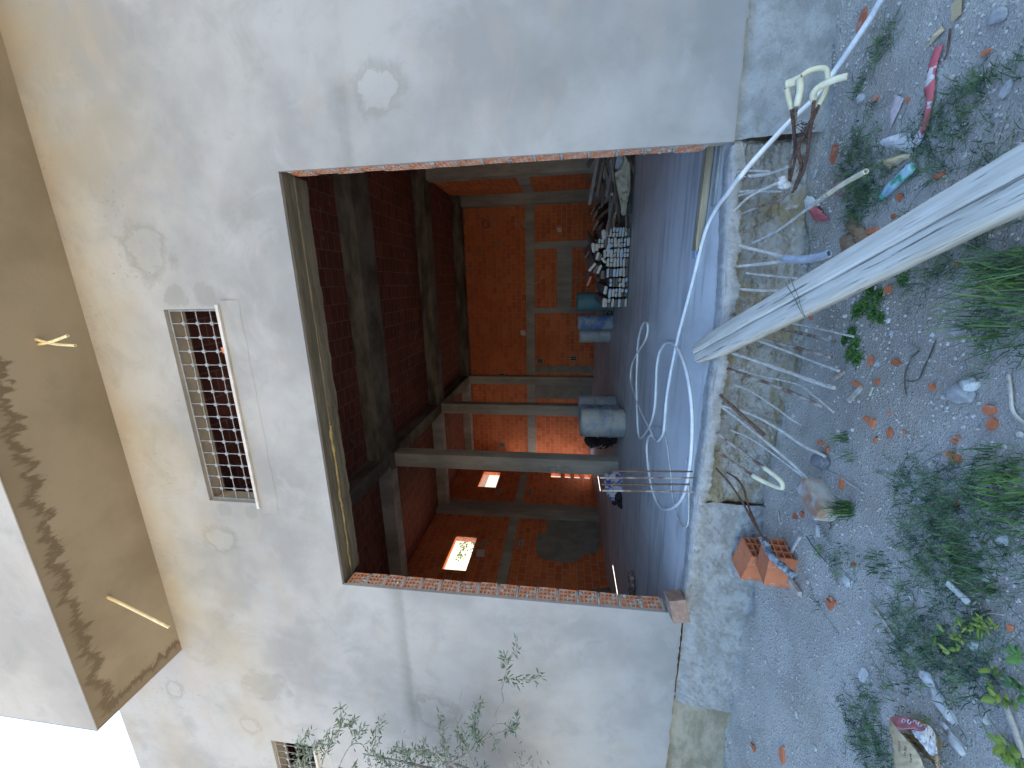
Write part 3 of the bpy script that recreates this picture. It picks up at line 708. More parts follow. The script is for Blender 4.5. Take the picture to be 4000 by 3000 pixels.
RB = 'steel bars sticking out of the threshold'
bars = [
 ('a', [(2852,851),(2980,803),(3056,775),(3083,721),(3086,640),(3099,565),(3108,430),(3118,316)], 3.36, None, 2.75, .0075, 'half', 'tall bent bar rising to the left cream sleeve above the hose'),
 ('b', [(3090,690),(3106,610),(3102,520),(3092,425),(3080,380),(3072,345)], 3.05, None, 2.78, .007, 'rust', 'thin dark bar ending in the short flattened cream sleeve'),
 ('c', [(3104,741),(3131,656),(3118,579),(3149,511),(3185,440),(3205,400)], 3.05, None, 2.72, .009, 'rust', 'thick dark bar forking away towards the arched cream sleeve'),
 ('d', [(3095,752),(3130,690),(3146,640),(3154,601),(3163,520),(3172,466),(3180,395)], 3.05, None, 2.66, .0065, 'rust', 'outermost thin dark bar of the bent bundle beside the hose'),
 ('e', [(2865,694),(2980,683),(3050,665),(3080,650)], 3.37, None, 3.02, .008, 'crust', 'crusted bar leaving the threshold just under the wire tie of the hose'),
 ('f', [(2866,680),(2890,670),(2960,668),(3010,671)], 3.37, None, 3.25, .007, 'crust', 'short crusted bar hugging the threshold behind the wire tie of the hose'),
 ('g', [(2868,752),(2930,746),(3060,747)], 3.37, None, 3.08, .007, 'crust', 'crusted bar running straight to the white rag knot'),
 ('h', [(2868,770),(2990,735),(3061,705)], 3.37, None, 3.05, .007, 'crust', 'crusted bar crossing over another one before the white rag knot'),
 ('i', [(2852,838),(2925,770),(2993,735),(3058,706)], 3.35, None, 3.04, .0075, 'crust', 'crusted bar sweeping up from the shared root to the white rag knot'),
 ('j', [(2923,959),(3036,902),(3158,813),(3225,765)], 3.32, -1.5, None, .008, 'crust', 'crusted bar carrying the long straight cream tube'),
 ('k', [(2862,954),(2960,978),(3080,1008)], 3.32, None, 3.0, .010, 'crust', 'upper crusted bar plugged into the blue grey hose piece'),
 ('l', [(2874,1042),(2970,1032),(3080,1020)], 3.28, None, 3.0, .009, 'crust', 'lower crusted bar plugged into the blue grey hose piece'),
 ('m', [(2914,1067),(3020,1078),(3140,1091)], 3.25, None, 2.98, .007, 'crust', 'crusted bar passing behind the pale plank just below the hose piece'),
 ('n', [(2874,1128),(2960,1135),(3050,1137)], 3.24, None, 3.05, .009, 'crust', 'crusted bar disappearing under the upper edge of the pale plank'),
 ('o', [(3060,1258),(3150,1275),(3335,1315)], 3.1, -1.70, None, .005, 'crust', 'thinnest crusted bar pointing to the mossy weed, first below the plank'),
 ('p', [(3010,1276),(3120,1300),(3258,1333)], 3.18, -1.66, None, .0085, 'half', 'ribbed bar second below the plank, ending short of the mossy weed'),
 ('q', [(2940,1316),(3100,1356),(3246,1396)], 3.18, -1.66, None, .009, 'half', 'rusty ribbed bar forking from a smoother bar below the plank'),
 ('r', [(2930,1318),(3100,1382),(3280,1450)], 3.18, -1.70, None, .0075, 'crust', 'smooth crusted bar forking below the rusty ribbed one'),
 ('s', [(2856,1376),(3020,1432),(3197,1496),(3262,1515)], 3.2, -1.62, None, .0105, 'crust', 'thickest crusted bar, starting at the tip of the pale plank'),
 ('t', [(2838,1439),(2950,1480),(3062,1521),(3212,1588)], 3.22, -1.6, None, .0095, 'half', 'orange rusted bar crossed near its tip by a thin one'),
 ('u', [(2881,1441),(2980,1470),(3108,1499),(3190,1555),(3258,1612)], 3.22, -1.66, None, .0055, 'crust', 'thin bar crossing over the orange rusted one'),
 ('v', [(2814,1540),(2826,1556),(2860,1586),(2987,1701)], 3.20, None, 2.93, .0105, 'rust', 'thick dark bar with its cut end in the air'),
 ('w', [(2865,1502),(2935,1529),(3034,1595),(3084,1633),(3130,1660)], 3.26, -1.72, None, .006, 'crust', 'wavy crusted bar half buried in the stained concrete'),
 ('x', [(2820,1584),(2894,1604),(2970,1635),(3050,1681),(3129,1735),(3226,1784)], 3.25, -1.69, None, .0085, 'crust', 'long crusted bar reaching the orange chips on the soil'),
 ('y', [(2822,1590),(2900,1650),(2982,1717),(3107,1823),(3158,1875)], 3.25, -1.69, None, .008, 'crust', 'crusted bar running to the grey flat stone'),
 ('z', [(2851,1679),(2937,1715),(3039,1787),(3110,1840),(3175,1895)], 3.26, -1.69, None, .0065, 'crust', 'thin crusted bar ending beside the half buried hollow brick'),
 ('zz', [(2799,1690),(2880,1752),(2964,1812),(3033,1863),(3056,1890),(3046,1906),(2965,1872),(2894,1825),(2797,1760)], 3.22, None, 3.22, .009, 'half', 'hairpin bar with a cream sleeve over its bend'),
 ('ba', [(2797,1830),(2852,1890),(2905,1970),(2956,2062),(2990,2110)], 3.25, -1.42, None, .0065, 'rust', 'straighter of the two dark bars entering the dirty black sleeve'),
 ('bb', [(2839,1845),(2880,1872),(2906,1913),(2925,1980),(2965,2076),(2994,2112)], 3.25, -1.42, None, .0065, 'rust', 'more bowed of the two dark bars entering the dirty black sleeve'),
]
for (k, pts, Y0, ze, Y1, r, mt, lab) in bars:
    g = G()
    if k == 'zz':
        Ys = [3.22,3.1,2.98,2.86,2.82,2.84,2.96,3.08,3.22]; P = smooth_path([onY(p[0],p[1],Y) for p,Y in zip(pts,Ys)], 8)
    else: P = path3(pts, Y0, ze, Y1)
    ribbed(g, P, r*1.25, len(lab))
    o = thing('reinforcing_bar', g, {'rust':m_rust,'crust':m_crust,'half':m_crust2}[mt], lab, 'steel bar', RB, smooth=True)
    if k == 'zz':
        g2 = G(); Q = P[16:56]; q0 = len(P)*3//8
        g2.tube(P[18:52], .017, 8); g2.build('cream_sleeve', m_sleeve, o, True)
# sleeves on the bent bundle
def sleeve(pts, Ya, Yb, r, mat, lab, cat='sleeve', name='cable_sleeve', grp='plastic sleeves on the bar ends', ribs=False):
    P = path3(pts, Ya, None, Yb, 10); g = G()
    if ribs: rr = [r*(1+.10*math.sin(i*1.6)+.1*noise.noise(p*10)) for i,p in enumerate(P)]
    else: rr = [r*.86*(1+.05*noise.noise(p*20)) for p in P]
    g.tube(P, rr, 10, caps=False); 
    # inner dark wall so the cut end reads as an open tube
    o = thing(name, g, mat, lab, cat, grp, smooth=True); s = o.modifiers.new('wall', 'SOLIDIFY'); s.thickness = r*.28; s.offset = -1
    return o
sleeve([(3070,332),(3100,320),(3130,306)], 2.76, 2.72, .026, m_sleeve, 'short flattened cream sleeve lying across the top of two bars')
sleeve([(3122,306),(3125,350),(3112,415)], 2.70, 2.74, .021, m_sleeve, 'cream sleeve hanging down the tallest bent bar')
sleeve([(3074,345),(3080,380),(3092,425)], 2.76, 2.78, .017, m_sleeve, 'split cream sleeve left of the tallest bent bar')
sleeve([(3128,300),(3160,278),(3200,268),(3226,274),(3232,310),(3222,362),(3196,412)], 2.72, 2.72, .0165, m_sleeve, 'arched cream sleeve looping over the white hose')
sleeve([(3310,298),(3260,312),(3200,340),(3178,366),(3178,392)], 2.6, 2.7, .020, m_sleeve, 'cream sleeve pointing out over the soil with an open mouth')
sleeve([(3158,813),(3225,765),(3300,715),(3384,669)], onZ(3158,813,-1.54).y, onZ(3384,669,-1.56).y, .0165, m_sleeve, 'long straight cream tube beside the red torn paper')
sleeve([(3062,1010),(3130,1014),(3190,1006),(3240,990)], 3.0, 2.74, .030, m_hosepc, 'blue grey length of hose pushed over two bars', 'hose', 'hose_piece', None)
sleeve([(2978,2095),(2990,2120),(3015,2172),(3060,2215),(3105,2255)], 2.92, 2.62, .029, m_dksleeve, 'dirty black corrugated sleeve lying across two orange hollow bricks', 'sleeve', 'corrugated_sleeve', None, True)
# rag knot and tie wires
g = G()
for i in range(9): g.rock(onY(3062+random.uniform(-10,10), 712+random.uniform(-22,26), 3.03), random.uniform(.015,.03), (1,.7,1.2), i, 1)
thing('rag_knot', g, m_white, 'small white rag knotted where three bars meet', 'rag', smooth=True)
def wiremess(c, r, n, rad, seed, flat=1., turns=3):
    rnd = random.Random(seed); g = G()
    for _ in range(n):
        P = []; a = rnd.random()*6; b = rnd.random()*6
        for i in range(14):
            t = i/13*turns*rnd.uniform(.8,1.2); P.append(Vector(c)+Vector((math.cos(a+t*2)*r*rnd.uniform(.4,1), math.sin(a+t*2.3)*r*.6*rnd.uniform(.4,1), math.sin(b+t*3)*r*flat*rnd.uniform(.4,1))))
        g.tube(smooth_path(P,3), rad, 4)
    return g
thing('tie_wire', wiremess(onY(2897,684,3.18), .045, 3, .0022, 3), m_wire, 'dark wire binding the white hose to two bars', 'wire')
thing('tie_wire', wiremess(onY(3140,505,2.85), .055, 4, .0018, 9), m_wire, 'loose nest of thin wire on the forked dark bars', 'wire')

# white hose over floor, out through the threshold to the soil
fl = lambda pts, z=FZ+.018: [onZ(x, y, z) for x,y in pts]
hose_in = [(3440,0),(3400,70),(3330,175),(3260,285),(3180,390),(3090,468),(3000,560),(2935,640),(2900,690)]
P = [onZ(3440+60,-90,-1.68), onZ(3440,0,-1.68), onZ(3400,70,-1.69), onZ(3330,175,-1.67), onY(3255,285,3.12), onY(3180,385,3.1), onY(3090,470,3.1), onY(3000,565,3.08), onY(2940,632,3.06), onY(2897,684,3.04)]
P += [onZ(2870,715,FZ+.035), onZ(2842,757,FZ+.03)] + fl([(2805,805),(2765,880),(2740,960),(2718,1050),(2690,1160),(2655,1290),(2635,1380),(2617,1470),(2603,1560),(2595,1660),(2588,1700),(2570,1722),(2556,1715),(2545,1690),(2530,1660),(2500,1600),(2478,1540),(2463,1480),(2470,1420),(2495,1370),(2520,1330),(2530,1290),(2528,1262),(2518,1258),(2503,1285),(2492,1340),(2488,1420),(2486,1500),(2488,1600),(2492,1680),(2500,1712),(2515,1700),(2540,1660),(2556,1600),(2562,1520),(2565,1440),(2575,1380),(2595,1345),(2615,1338),(2638,1350),(2660,1390),(2680,1450),(2695,1530),(2703,1620),(2703,1700),(2699,1780),(2690,1850),(2672,1930),(2640,1975),(2600,1990),(2572,1975),(2552,1930),(2540,1880),(2531,1820),(2526,1750),(2532,1712),(2543,1700)])
g = G(); g.tube(smooth_path(P, 6), .0165, 9); thing('hose', g, m_hose, 'long white hose looping over the garage floor and out across the threshold', 'hose', smooth=True)
P = fl([(2546,1710),(2545,1690),(2552,1672),(2568,1668),(2588,1680),(2600,1710),(2610,1770),(2620,1850),(2626,1930),(2640,2000),(2660,2050),(2676,2060),(2688,2040),(2691,1960),(2688,1880),(2686,1830),(2682,1795)], FZ+.012)
g = G(); g.tube(smooth_path(P, 7), .008, 8); thing('cable', g, m_cable, 'thin grey cable looping back beside the white hose on the floor', 'cable', smooth=True)

# four thin steel rods standing at the threshold
for i,(t,b,lab) in enumerate((((2390,1840),(2705,1842),'dark steel rod standing at the threshold, the one nearest the drums and shortest'),((2343,1866),(2715,1867),'streaked steel rod standing at the threshold, second from the drums'),
        ((2350,1892),(2692,1892),'dark steel rod standing at the threshold, third from the drums'),((2352,1916),(2710,1921),'half whitened steel rod standing at the threshold, farthest from the drums'))):
    g = G(); ribbed(g, [onY(t[0],t[1],3.32), onY((t[0]+b[0])/2,(t[1]+b[1])/2,3.33), onY(b[0],b[1],3.34)], .0078, i*9)
    thing('steel_rod', g, m_rust if i % 2 == 0 else m_crust2, lab, 'steel rod', 'steel rods standing up at the threshold', smooth=True)

# conduits hanging out of the balcony soffit
def conduit(pts, lab, r=.0125):
    g = G(); g.tube(smooth_path(pts, 4), r, 10, caps=False); o = thing('conduit_pipe', g, m_pvc, lab, 'conduit', 'cream conduit stubs hanging from the soffit', smooth=True)
    s = o.modifiers.new('wall','SOLIDIFY'); s.thickness = .003; s.offset = -1
SZ = 4.765
b0 = onZ(150,1345,SZ+.01)
conduit([b0, onY(200,1335,b0.y-.02), onY(265,1311,b0.y-.03)], 'cream conduit stub crossing in front of its twin under the soffit')
b1 = onZ(138,1325,SZ+.01)
conduit([b1, onY(205,1343,b1.y+.02), onY(295,1350,b1.y+.03)], 'cream conduit stub crossing behind its twin under the soffit')
g = G(); conduit([onZ(165,1345,SZ+.01), onZ(165,1345,SZ-.03)], 'shortest cream conduit stub at the root of the crossed pair', .012)
b2 = onZ(420,2332,SZ+.01)
conduit([b2, onY(490,2365,b2.y), onY(660,2450,b2.y+.02)], 'long lone cream conduit hanging near the corner of the soffit', .015)

# brick chip on the window sill
p = onY(872,1367,WY+.0); g = G(); g.obox((p.x, WY-.0, W1[2]+.028), Vector((.028,0,.004)), Vector((0,.02,0)), Vector((-.004,0,.027)), .003)
thing('brick_fragment', g, m_clay, 'small orange brick chip standing on the sill of the long grilled window', 'brick fragment')

# ---------------------------------------------------------------- drums
def drum(x, y, r, h, mat, label, ribs=(.33,.62), rot=0, grp='dirty blue drums by the columns', openr=False):
    t = empty('drum', (x, y, FZ)); tag(t, label, 'drum', grp)
    pr = [(r*.90,0),(r*.97,.015),(r,.05)]
    for q in ribs: pr += [(r*.985,h*q-.035),(r*1.0,h*q-.02),(r*1.035,h*q-.008),(r*1.035,h*q+.008),(r*1.0,h*q+.02),(r*.985,h*q+.035)]
    pr += [(r,h-.06),(r*.985,h-.03),(r*.93,h-.008)]
    g = G(); g.lathe(pr, (0,0,0), 36); g.v = [(a*(1+.012*noise.noise(Vector((a*4,b*4,c*4+x)))),b*(1+.012*noise.noise(Vector((a*4+3,b*4,c*4)))),c) for a,b,c in g.v]
    g.build('body', mat, t, True)
    g = G(); g.lathe([(r*.93,h-.008),(r*.96,h-.004),(r*.965,h+.006),(r*.92,h+.010),(r*.90,h-.004)], (0,0,0), 36); g.build('rim', mat, t, True)
    t.rotation_euler.z = rot; return t
drum(-2.73, 7.47, .288, .85, m_drum, 'cement caked drum in front of the other two beside the second column')
drum(-2.86, 8.12, .288, .85, m_drum2, 'bright blue drum half hidden behind the cement caked one', rot=1)
drum(-2.85, 8.82, .288, .85, m_drum3, 'grey drum at the back of the three beside the second column', rot=2)
drum(-1.02, 10.1, .20, .86, m_drum2, 'blue drum standing between the teal drum and the far column', (.30,.66), 3, 'drums beyond the board stack')
drum(-1.40, 10.6, .20, .80, m_drum3, 'slim grey drum tucked behind the blue one in mid floor', (.4,), 4, 'drums beyond the board stack')
drum(-.50, 10.1, .23, .90, m_teal, 'teal drum peeping out behind the board stack', (), 5, 'drums beyond the board stack')

# ---------------------------------------------------------------- stack of boards
BG = 'boards of the neat timber stack'
def board(name, c, w, t, L, roll, yaw, pitch, mend, label, grp, mside=None, vis=True):
    g = G(); n = 8; prof = []
    rr = min(w,t)*.42
    for cx,cz,a0 in ((w/2-rr,t/2-rr,0),(-w/2+rr,t/2-rr,90),(-w/2+rr,-t/2+rr,180),(w/2-rr,-t/2+rr,270)):
        for k in range(3): a = R(a0+45*k); prof.append((cx+rr*math.cos(a), cz+rr*math.sin(a)))
    n = len(prof); js = [(1+random.uniform(-.03,.03)) for _ in range(n)]
    vs = []
    for y in (0, .012, L-.012, L):
        k = .965 if y in (0, L) else 1
        for (px_,pz),j in zip(prof, js): vs.append((px_*k*j, y, pz*k*j))
    fs = []
    for i in range(3):
        for k in range(n): k2 = (k+1)%n; fs.append((i*n+k,i*n+k2,(i+1)*n+k2,(i+1)*n+k))
    g.add(vs, fs+[tuple(range(n-1,-1,-1)), tuple(3*n+k for k in range(n))])
    o = g.build(name, mside or m_board, smooth=False); o.data.materials.append(mend)
    o.data.polygons[len(fs)].material_index = 1; o.data.polygons[len(fs)+1].material_index = 1
    for i in range(n): o.data.polygons[i].material_index = 1
    o.location = c; o.rotation_euler = (pitch, roll, yaw); tag(o, label, 'board', grp); return o
ordn = ['lowest','second','third','fourth','fifth','sixth','seventh','eighth','ninth','tenth','eleventh']
cordn = ['first','second','third','fourth','fifth','sixth','seventh','eighth']
cols_ = [(390,8),(540,10),(690,8),(825,7),(970,7),(1115,6),(1265,6),(1410,7)]
for ci,(hy,cnt) in enumerate(cols_):
    cx = onY(2455, 800+hy*.2713, 7.9).x; z = FZ+.02
    for k in range(cnt):
        t = random.uniform(.040,.058); w = random.uniform(.15,.178)
        split = random.random() < .28
        me_ = random.choices((m_end, m_endb, m_endd), (.6,.22,.18))[0]
        lab = f'{ordn[k]} board up in the {cordn[ci]} pile from the tangled heap'
        if split:
            board('stacked_board', (cx-w*.25, 7.9+random.uniform(-.06,.04), z+t/2), w*.47, t, 2.4, random.uniform(-.06,.06), random.uniform(-.01,.01), 0, me_, lab+', batten nearer the drums', BG)
            board('stacked_board', (cx+w*.25, 7.9+random.uniform(-.06,.04), z+t/2), w*.47, t, 2.4, random.uniform(-.06,.06), random.uniform(-.01,.01), 0, random.choice((m_end,m_endb)), lab+', batten away from the drums', BG)
        else: board('stacked_board', (cx+random.uniform(-.01,.01), 7.9+random.uniform(-.06,.05), z+t/2), w, t, 2.4, random.uniform(-.07,.07), random.uniform(-.012,.012), 0, me_, lab, BG)
        z += t+.010
H = lambda x,y: (2250+x*.2713, 800+y*.2713)
loose = [((250,620),.24,.06,R(-8),R(22),'long pale board slanting up off the highest point of the timber stack',m_end),((300,610),.18,.055,R(-4),R(8),'short pale board upright against the highest slanting board',m_end),
 ((470,620),.22,.07,R(14),R(16),'wide bluish board slumped over the middle of the timber stack',m_endb),((470,700),.16,.05,R(30),R(10),'bluish board wedged under the slumped wide one',m_endb),
 ((310,740),.20,.05,R(15),R(24),'pale board second in the slanting fan on top of the stack',m_end),((345,760),.18,.05,R(20),R(20),'dark board third in the slanting fan on top of the stack',m_endd),
 ((400,800),.17,.05,R(-42),R(10),'short board tipped over beside the slanting fan',m_end),((235,900),.26,.05,R(40),R(24),'pale board lying farthest out in the slanting fan, towards the orange one',m_end),
 ((290,930),.22,.05,R(32),R(22),'grey board in the slanting fan next to the pale outermost one',m_endd),((335,930),.24,.05,R(24),R(20),'pale board with a split end in the slanting fan',m_end),
 ((385,1010),.22,.06,R(0),R(14),'dark board under the slanting fan near the teal drum',m_endd),((425,1230),.22,.06,R(8),R(4),'thick pale board capping the seventh pile',m_end),
 ((405,1410),.24,.06,R(3),R(2),'thick pale board capping the pile nearest the teal drum',m_end),((400,430),.24,.075,R(-6),R(10),'thick pale block capping the pile nearest the tangled heap',m_end)]
for (hp,w,t,roll,yaw,lab,me_) in loose:
    p = onY(*H(*hp), 7.86); board('loose_board', p, w*.75, t, 1.9, roll+random.uniform(-.02,.02), -yaw*.6, random.uniform(0,.02), me_, lab, 'loose boards thrown on the timber stack')
p = onY(*H(190,1100), 8.3); board('orange_board', p, .22, .045, 1.0, R(20), R(-10), 0, m_clay, 'orange painted board under the slanting fan', None)
m_cl = None

# tangled heap of scrap timber between stack and the right jamb
rnd = random.Random(4)
for i in range(58):
    x = rnd.uniform(1.05, 2.7); 
    top = -.95+.62*min(1,(x-1.0)/.9)
    z = rnd.uniform(FZ+.04, max(FZ+.08, top)); L = rnd.uniform(.5,1.7); w = rnd.uniform(.03,.12); t = rnd.uniform(.018,.05)
    g = G(); g.obox((0,0,0), Vector((L/2,0,0)), Vector((0,w/2,0)), Vector((0,0,t/2)), .006)
    pal = rnd.random() < .35; o = g.build('scrap_plank', m_scrapb if pal else m_scrap); o.location = (x+.25, 7.85+rnd.uniform(0,.7), z)
    o.rotation_euler = (rnd.uniform(-.6,.6), rnd.uniform(-.25,.2) if rnd.random() < .8 else rnd.uniform(-.8,.6), rnd.uniform(-1.0,.9))
    tag(o, f"{'pale' if pal else 'dark'} {'long' if L > 1.2 else 'short' if L < .8 else 'middling'} {'broad' if w > .08 else 'thin'} scrap plank {'high' if z > -.85 else 'low'} in the tangled heap, {'beside the timber stack' if x < 1.6 else 'at its middle' if x < 2.1 else 'towards the right jamb'}", 'plank', 'scrap planks of the tangled heap')
rnd = random.Random(8)
for i in range(7):
    g = G(); L = rnd.uniform(1.4,2.2); g.obox((0,0,0), Vector((L/2,0,0)), Vector((0,.09,0)), Vector((0,0,.015)), .006)
    o = g.build('leaning_plank', m_scrap); p = Vector((.85+.22*i, 8.9+.1*i, -.75-.02*i)); o.location = p; o.rotation_euler = (.5, rnd.uniform(.15,.45), rnd.uniform(1.0,1.5))
    tag(o, f'{ordn[i+1] if i else "first"} long dark plank fanned out behind the heap, counted from the timber stack', 'plank', 'planks fanned out behind the heap')
# beige tarpaulin thrown over the heap
TP = [[(2400,672),(2415,665),(2432,640),(2438,600)],[(2404,700),(2425,705),(2445,690),(2462,640)],[(2412,745),(2428,750),(2450,740),(2462,745)],[(2422,790),(2434,790),(2448,790),(2452,775)],[(2428,838),(2434,842),(2440,842),(2446,830)]]
g = G(); nu_, nv_ = 25, 13
def bil(u, v):
    i = min(3, int(u*4)); j = min(2, int(v*3)); fu = u*4-i; fv = v*3-j
    q = lambda a,b: Vector(TP[a][b]+(0,))
    return (q(i,j)*(1-fu)+q(i+1,j)*fu)*(1-fv)+(q(i,j+1)*(1-fu)+q(i+1,j+1)*fu)*fv
for i in range(nu_):
    for j in range(nv_):
        p = bil(i/(nu_-1), j/(nv_-1)); w = noise.noise(Vector((i*.33, j*.45, 0)))+.5*noise.noise(Vector((i*.9, j*.5, 2)))
        g.v.append(tuple(onY(p.x, p.y, 7.62-.09*w+.10*(1-j/12))))
for i in range(nu_-1):
    for j in range(nv_-1): a = i*nv_+j; g.f.append((a,a+1,a+nv_+1,a+nv_))
o = thing('tarpaulin', g, m_canvas, 'crumpled beige tarpaulin thrown over the tangled timber heap', 'tarpaulin', smooth=True)
s = o.modifiers.new('thick','SOLIDIFY'); s.thickness = .006
g = G(); P = [onY(x,y,7.72) for x,y in ((2402,655),(2412,600),(2440,600),(2434,652),(2420,668))]; g.add(P,[(0,1,2,3,4)]); g.add([p+Vector((0,.03,0)) for p in P]+P,[(i,(i+1)%5,(i+1)%5+5,i+5) for i in range(5)])
thing('grey_panel', g, m_hosepc, 'blue grey flat sheet above the beige tarpaulin in the heap', 'panel')
# yellowish sheet leaning in the far corner
g = G(); P = [onX(x,y,XR-.06) for x,y in ((2280,672),(2322,664),(2338,690),(2338,760),(2318,742))]
g.add(P,[(0,1,2,3,4)]); g.add([p+Vector((.03,0,0)) for p in P]+P,[(i,i+5,(i+1)%5+5,(i+1)%5) for i in range(5)])
thing('leaning_sheet', g, simple('ochre_board',(.26,.20,.10),(.20,.15,.08),6), 'ochre board leaning in the far corner behind the tangled heap', 'board')
# wire tangles, bags, notes
thing('wire_tangle', wiremess(onZ(2380,1232,FZ+.12)+Vector((0,.2,0)), .2, 9, .006, 21, .7), m_wire, 'tangle of loose wire on the floor in front of the teal drum', 'wire')
thing('wire_tangle', wiremess(Vector((-3.35,8.35,-.80)), .30, 26, .009, 5, 1.0), m_black, 'black tangle of wire and rods between the caked drum and the nearest column', 'wire')
g = G()
for i in range(16): g.rock((-3.3+random.uniform(-.28,.2), 8.55+random.uniform(-.1,.2), -1.1+random.uniform(0,.55)), random.uniform(.09,.17), (1,1,1.1), i, 1)
thing('black_sack_pile', g, m_black, 'slumped black sacks in the shadow behind the caked drum', 'sack', smooth=True)
thing('coiled_cable', (lambda g: [g.tube([onY(1898+14*math.cos(a), 875+16*math.sin(a), BY-.05-.01*k) for a in [i*.35 for i in range(19)]], .012, 5) for k in range(4)] and g)(G()), m_black, 'black cable coil hanging on the back brick wall', 'cable coil')
def note(cx, cy, w, h, lab, ppl=None):
    c = onY(cx,cy,BY-.01) if ppl is None else onX(cx,cy,XL+.01); g = G()
    if ppl is None: g.obox(c, Vector((w,0,.02)), Vector((0,.003,0)), Vector((0,0,h)))
    else: g.obox(c, Vector((0,w,.02)), Vector((.003,0,0)), Vector((0,0,h)))
    thing('paper_note', g, m_white, lab, 'paper', 'papers stuck on the brick walls')
note(2185,898,.085,.075,'square white paper on the back brick wall beside the coiled cable')
note(2043,1300,.11,.10,'pinkish white plate on the back brick wall just under the third ceiling beam bay')
note(1877,2161,.16,.12,'torn white paper on the side brick wall below the sunlit window','L')
def wallcable(pts, lab, Y=BY-.06):
    g = G(); g.tube(smooth_path([onY(x,y,Y) for x,y in pts],5), .011, 5); thing('dangling_cable', g, m_cable, lab, 'cable', 'pale cables dangling on the back wall', smooth=True)
wallcable([(2045,855),(2040,870),(2048,888),(2050,860)], 'short pale cable dangling above the tie beam near the corner column')
wallcable([(2050,1075),(2062,1100),(2085,1108),(2110,1098),(2121,1078)], 'hooked pale cable dangling in front of the walled up niche')
wallcable([(2148,1175),(2152,1200),(2165,1228)], 'thin pale cable dangling beside the niche post')
# blue and white bag at the foot of the nearest column
bagm = M('printed_woven_sack', .7, .3); vv = bagm.smooth(bagm.noise(9, 4, .6, dist=1.2), .5, .53); bagm.color(bagm.mix(vv, (.50,.50,.52), (.05,.08,.38))); bagm.bump(bagm.noise(18,6,.7), .8, .02)
g = G(); P = []
for (x,y,r) in ((2368,1868,.10),(2385,1858,.09),(2400,1852,.10),(2375,1890,.12),(2400,1880,.16),(2390,1915,.17),(2405,1938,.15),(2420,1900,.14),(2424,1862,.10),(2422,1935,.11)): g.rock(onY(x+6,y,7.45), r, (1.1,.7,.9), x, 2)
thing('woven_sack', g, bagm.m, 'blue and white printed sack slumped at the foot of the nearest column', 'sack', smooth=True)
g = G()
for (x,y,r) in ((2415,1945,.10),(2425,1965,.09),(2432,1975,.07),(2400,1965,.06)): g.rock(onY(x,y,7.3), r, (1.2,.8,.8), x, 2)
thing('black_bag', g, m_black, 'small black bag beside the blue and white printed sack', 'bag', smooth=True)
g = G()
c = onZ(2470,2285,FZ+.05)
for i in range(9): g.rock(c+Vector((random.uniform(-.18,.18),random.uniform(-.15,.15),random.uniform(0,.05))), random.uniform(.04,.08), (1,1,.6), i*3, 1)
crm = M('crumpled_packaging', .7); crm.color(crm.ramp(crm.noise(14,3,.5), [(0,(.10,.09,.09)),(.45,(.14,.13,.12)),(.52,(.36,.34,.33)),(.6,(.20,.04,.04)),(1,(.1,.1,.1))])); crm.bump(crm.noise(20,5,.7),.8,.02)
thing('crumpled_packaging', g, crm.m, 'crumpled dark packaging on the floor near the left jamb', 'rubbish', smooth=False)
g = G(); b_ = onX(2330,2290,XL+.4); g.obox((XL+.25, b_.y, FZ+.22), Vector((.02,0,.03)), Vector((0,.09,0)), Vector((-.05,0,.22)), .004); thing('short_board', g, m_scrap, 'short board leaning on the left brick wall near the light strip', 'board')

# threshold timber and board just inside the right jamb
a, b = onZ(2752,600,FZ+.01), onZ(2744,812,FZ+.01)
g = G(); g.obox((.70, 3.93, FZ+.013), Vector((.52,-.05,0)), Vector((.004,.05,0)), Vector((0,0,.010)), .002); thing('bluish_board', g, m_endb, 'bluish thin board lying flat behind the dark edged timber', 'board')
g = G(); g.obox((.74, 3.80, FZ+.035), Vector((.50,-.045,0)), Vector((.004,.045,0)), Vector((0,0,.03)), .004); thing('squared_timber', g, wood('stained_timber',(.38,.33,.24),(.22,.18,.12),.9,0), 'squared timber with stained edge lying by the right jamb', 'timber')
g = G(); g.obox((.86, 3.60, FZ+.012), Vector((.29,-.02,0)), Vector((.003,.035,0)), Vector((0,0,.009)), .002); thing('pale_strip', g, m_plinth, 'pale flat strip lying on the threshold in front of the squared timber', 'strip')

# broken brick at the foot of the left jamb
def brick_obj(w, h, L, label, name='hollow_brick', loc=(0,0,0), rot=(0,0,0), mat=m_clay, nu=3, nv=4, cat='brick', grp=None):
    g = brick_mesh(w, h, L, nu, nv, .010, .09); o = g.build(name, mat); o.location = loc; o.rotation_euler = rot; tag(o, label, cat, grp); return o
brick_obj(.15,.19,.30,'dusty broken hollow brick lying at the foot of the left jamb', loc=(-3.10,3.40,FZ+.085), rot=(R(80),R(4),R(115)), mat=simple('dusty_clay',(.33,.235,.19),(.26,.16,.12),12))

# two hollow bricks with the sleeve across them
p1 = onZ(2960,2150,-1.55); 
brick_obj(.20,.20,.30,'orange hollow brick nearer the plinth of the leaning pair under the black sleeve', loc=(-2.24,3.13,-1.67), rot=(R(2),R(5),R(-14)), nu=3, nv=4, grp='pair of orange hollow bricks outside').scale=(1,1,1)
brick_obj(.20,.20,.30,'orange hollow brick nearer the soil path of the leaning pair under the black sleeve', loc=(-2.05,2.87,-1.69), rot=(R(-8),R(-2),R(-9)), nu=3, nv=4, grp='pair of orange hollow bricks outside')
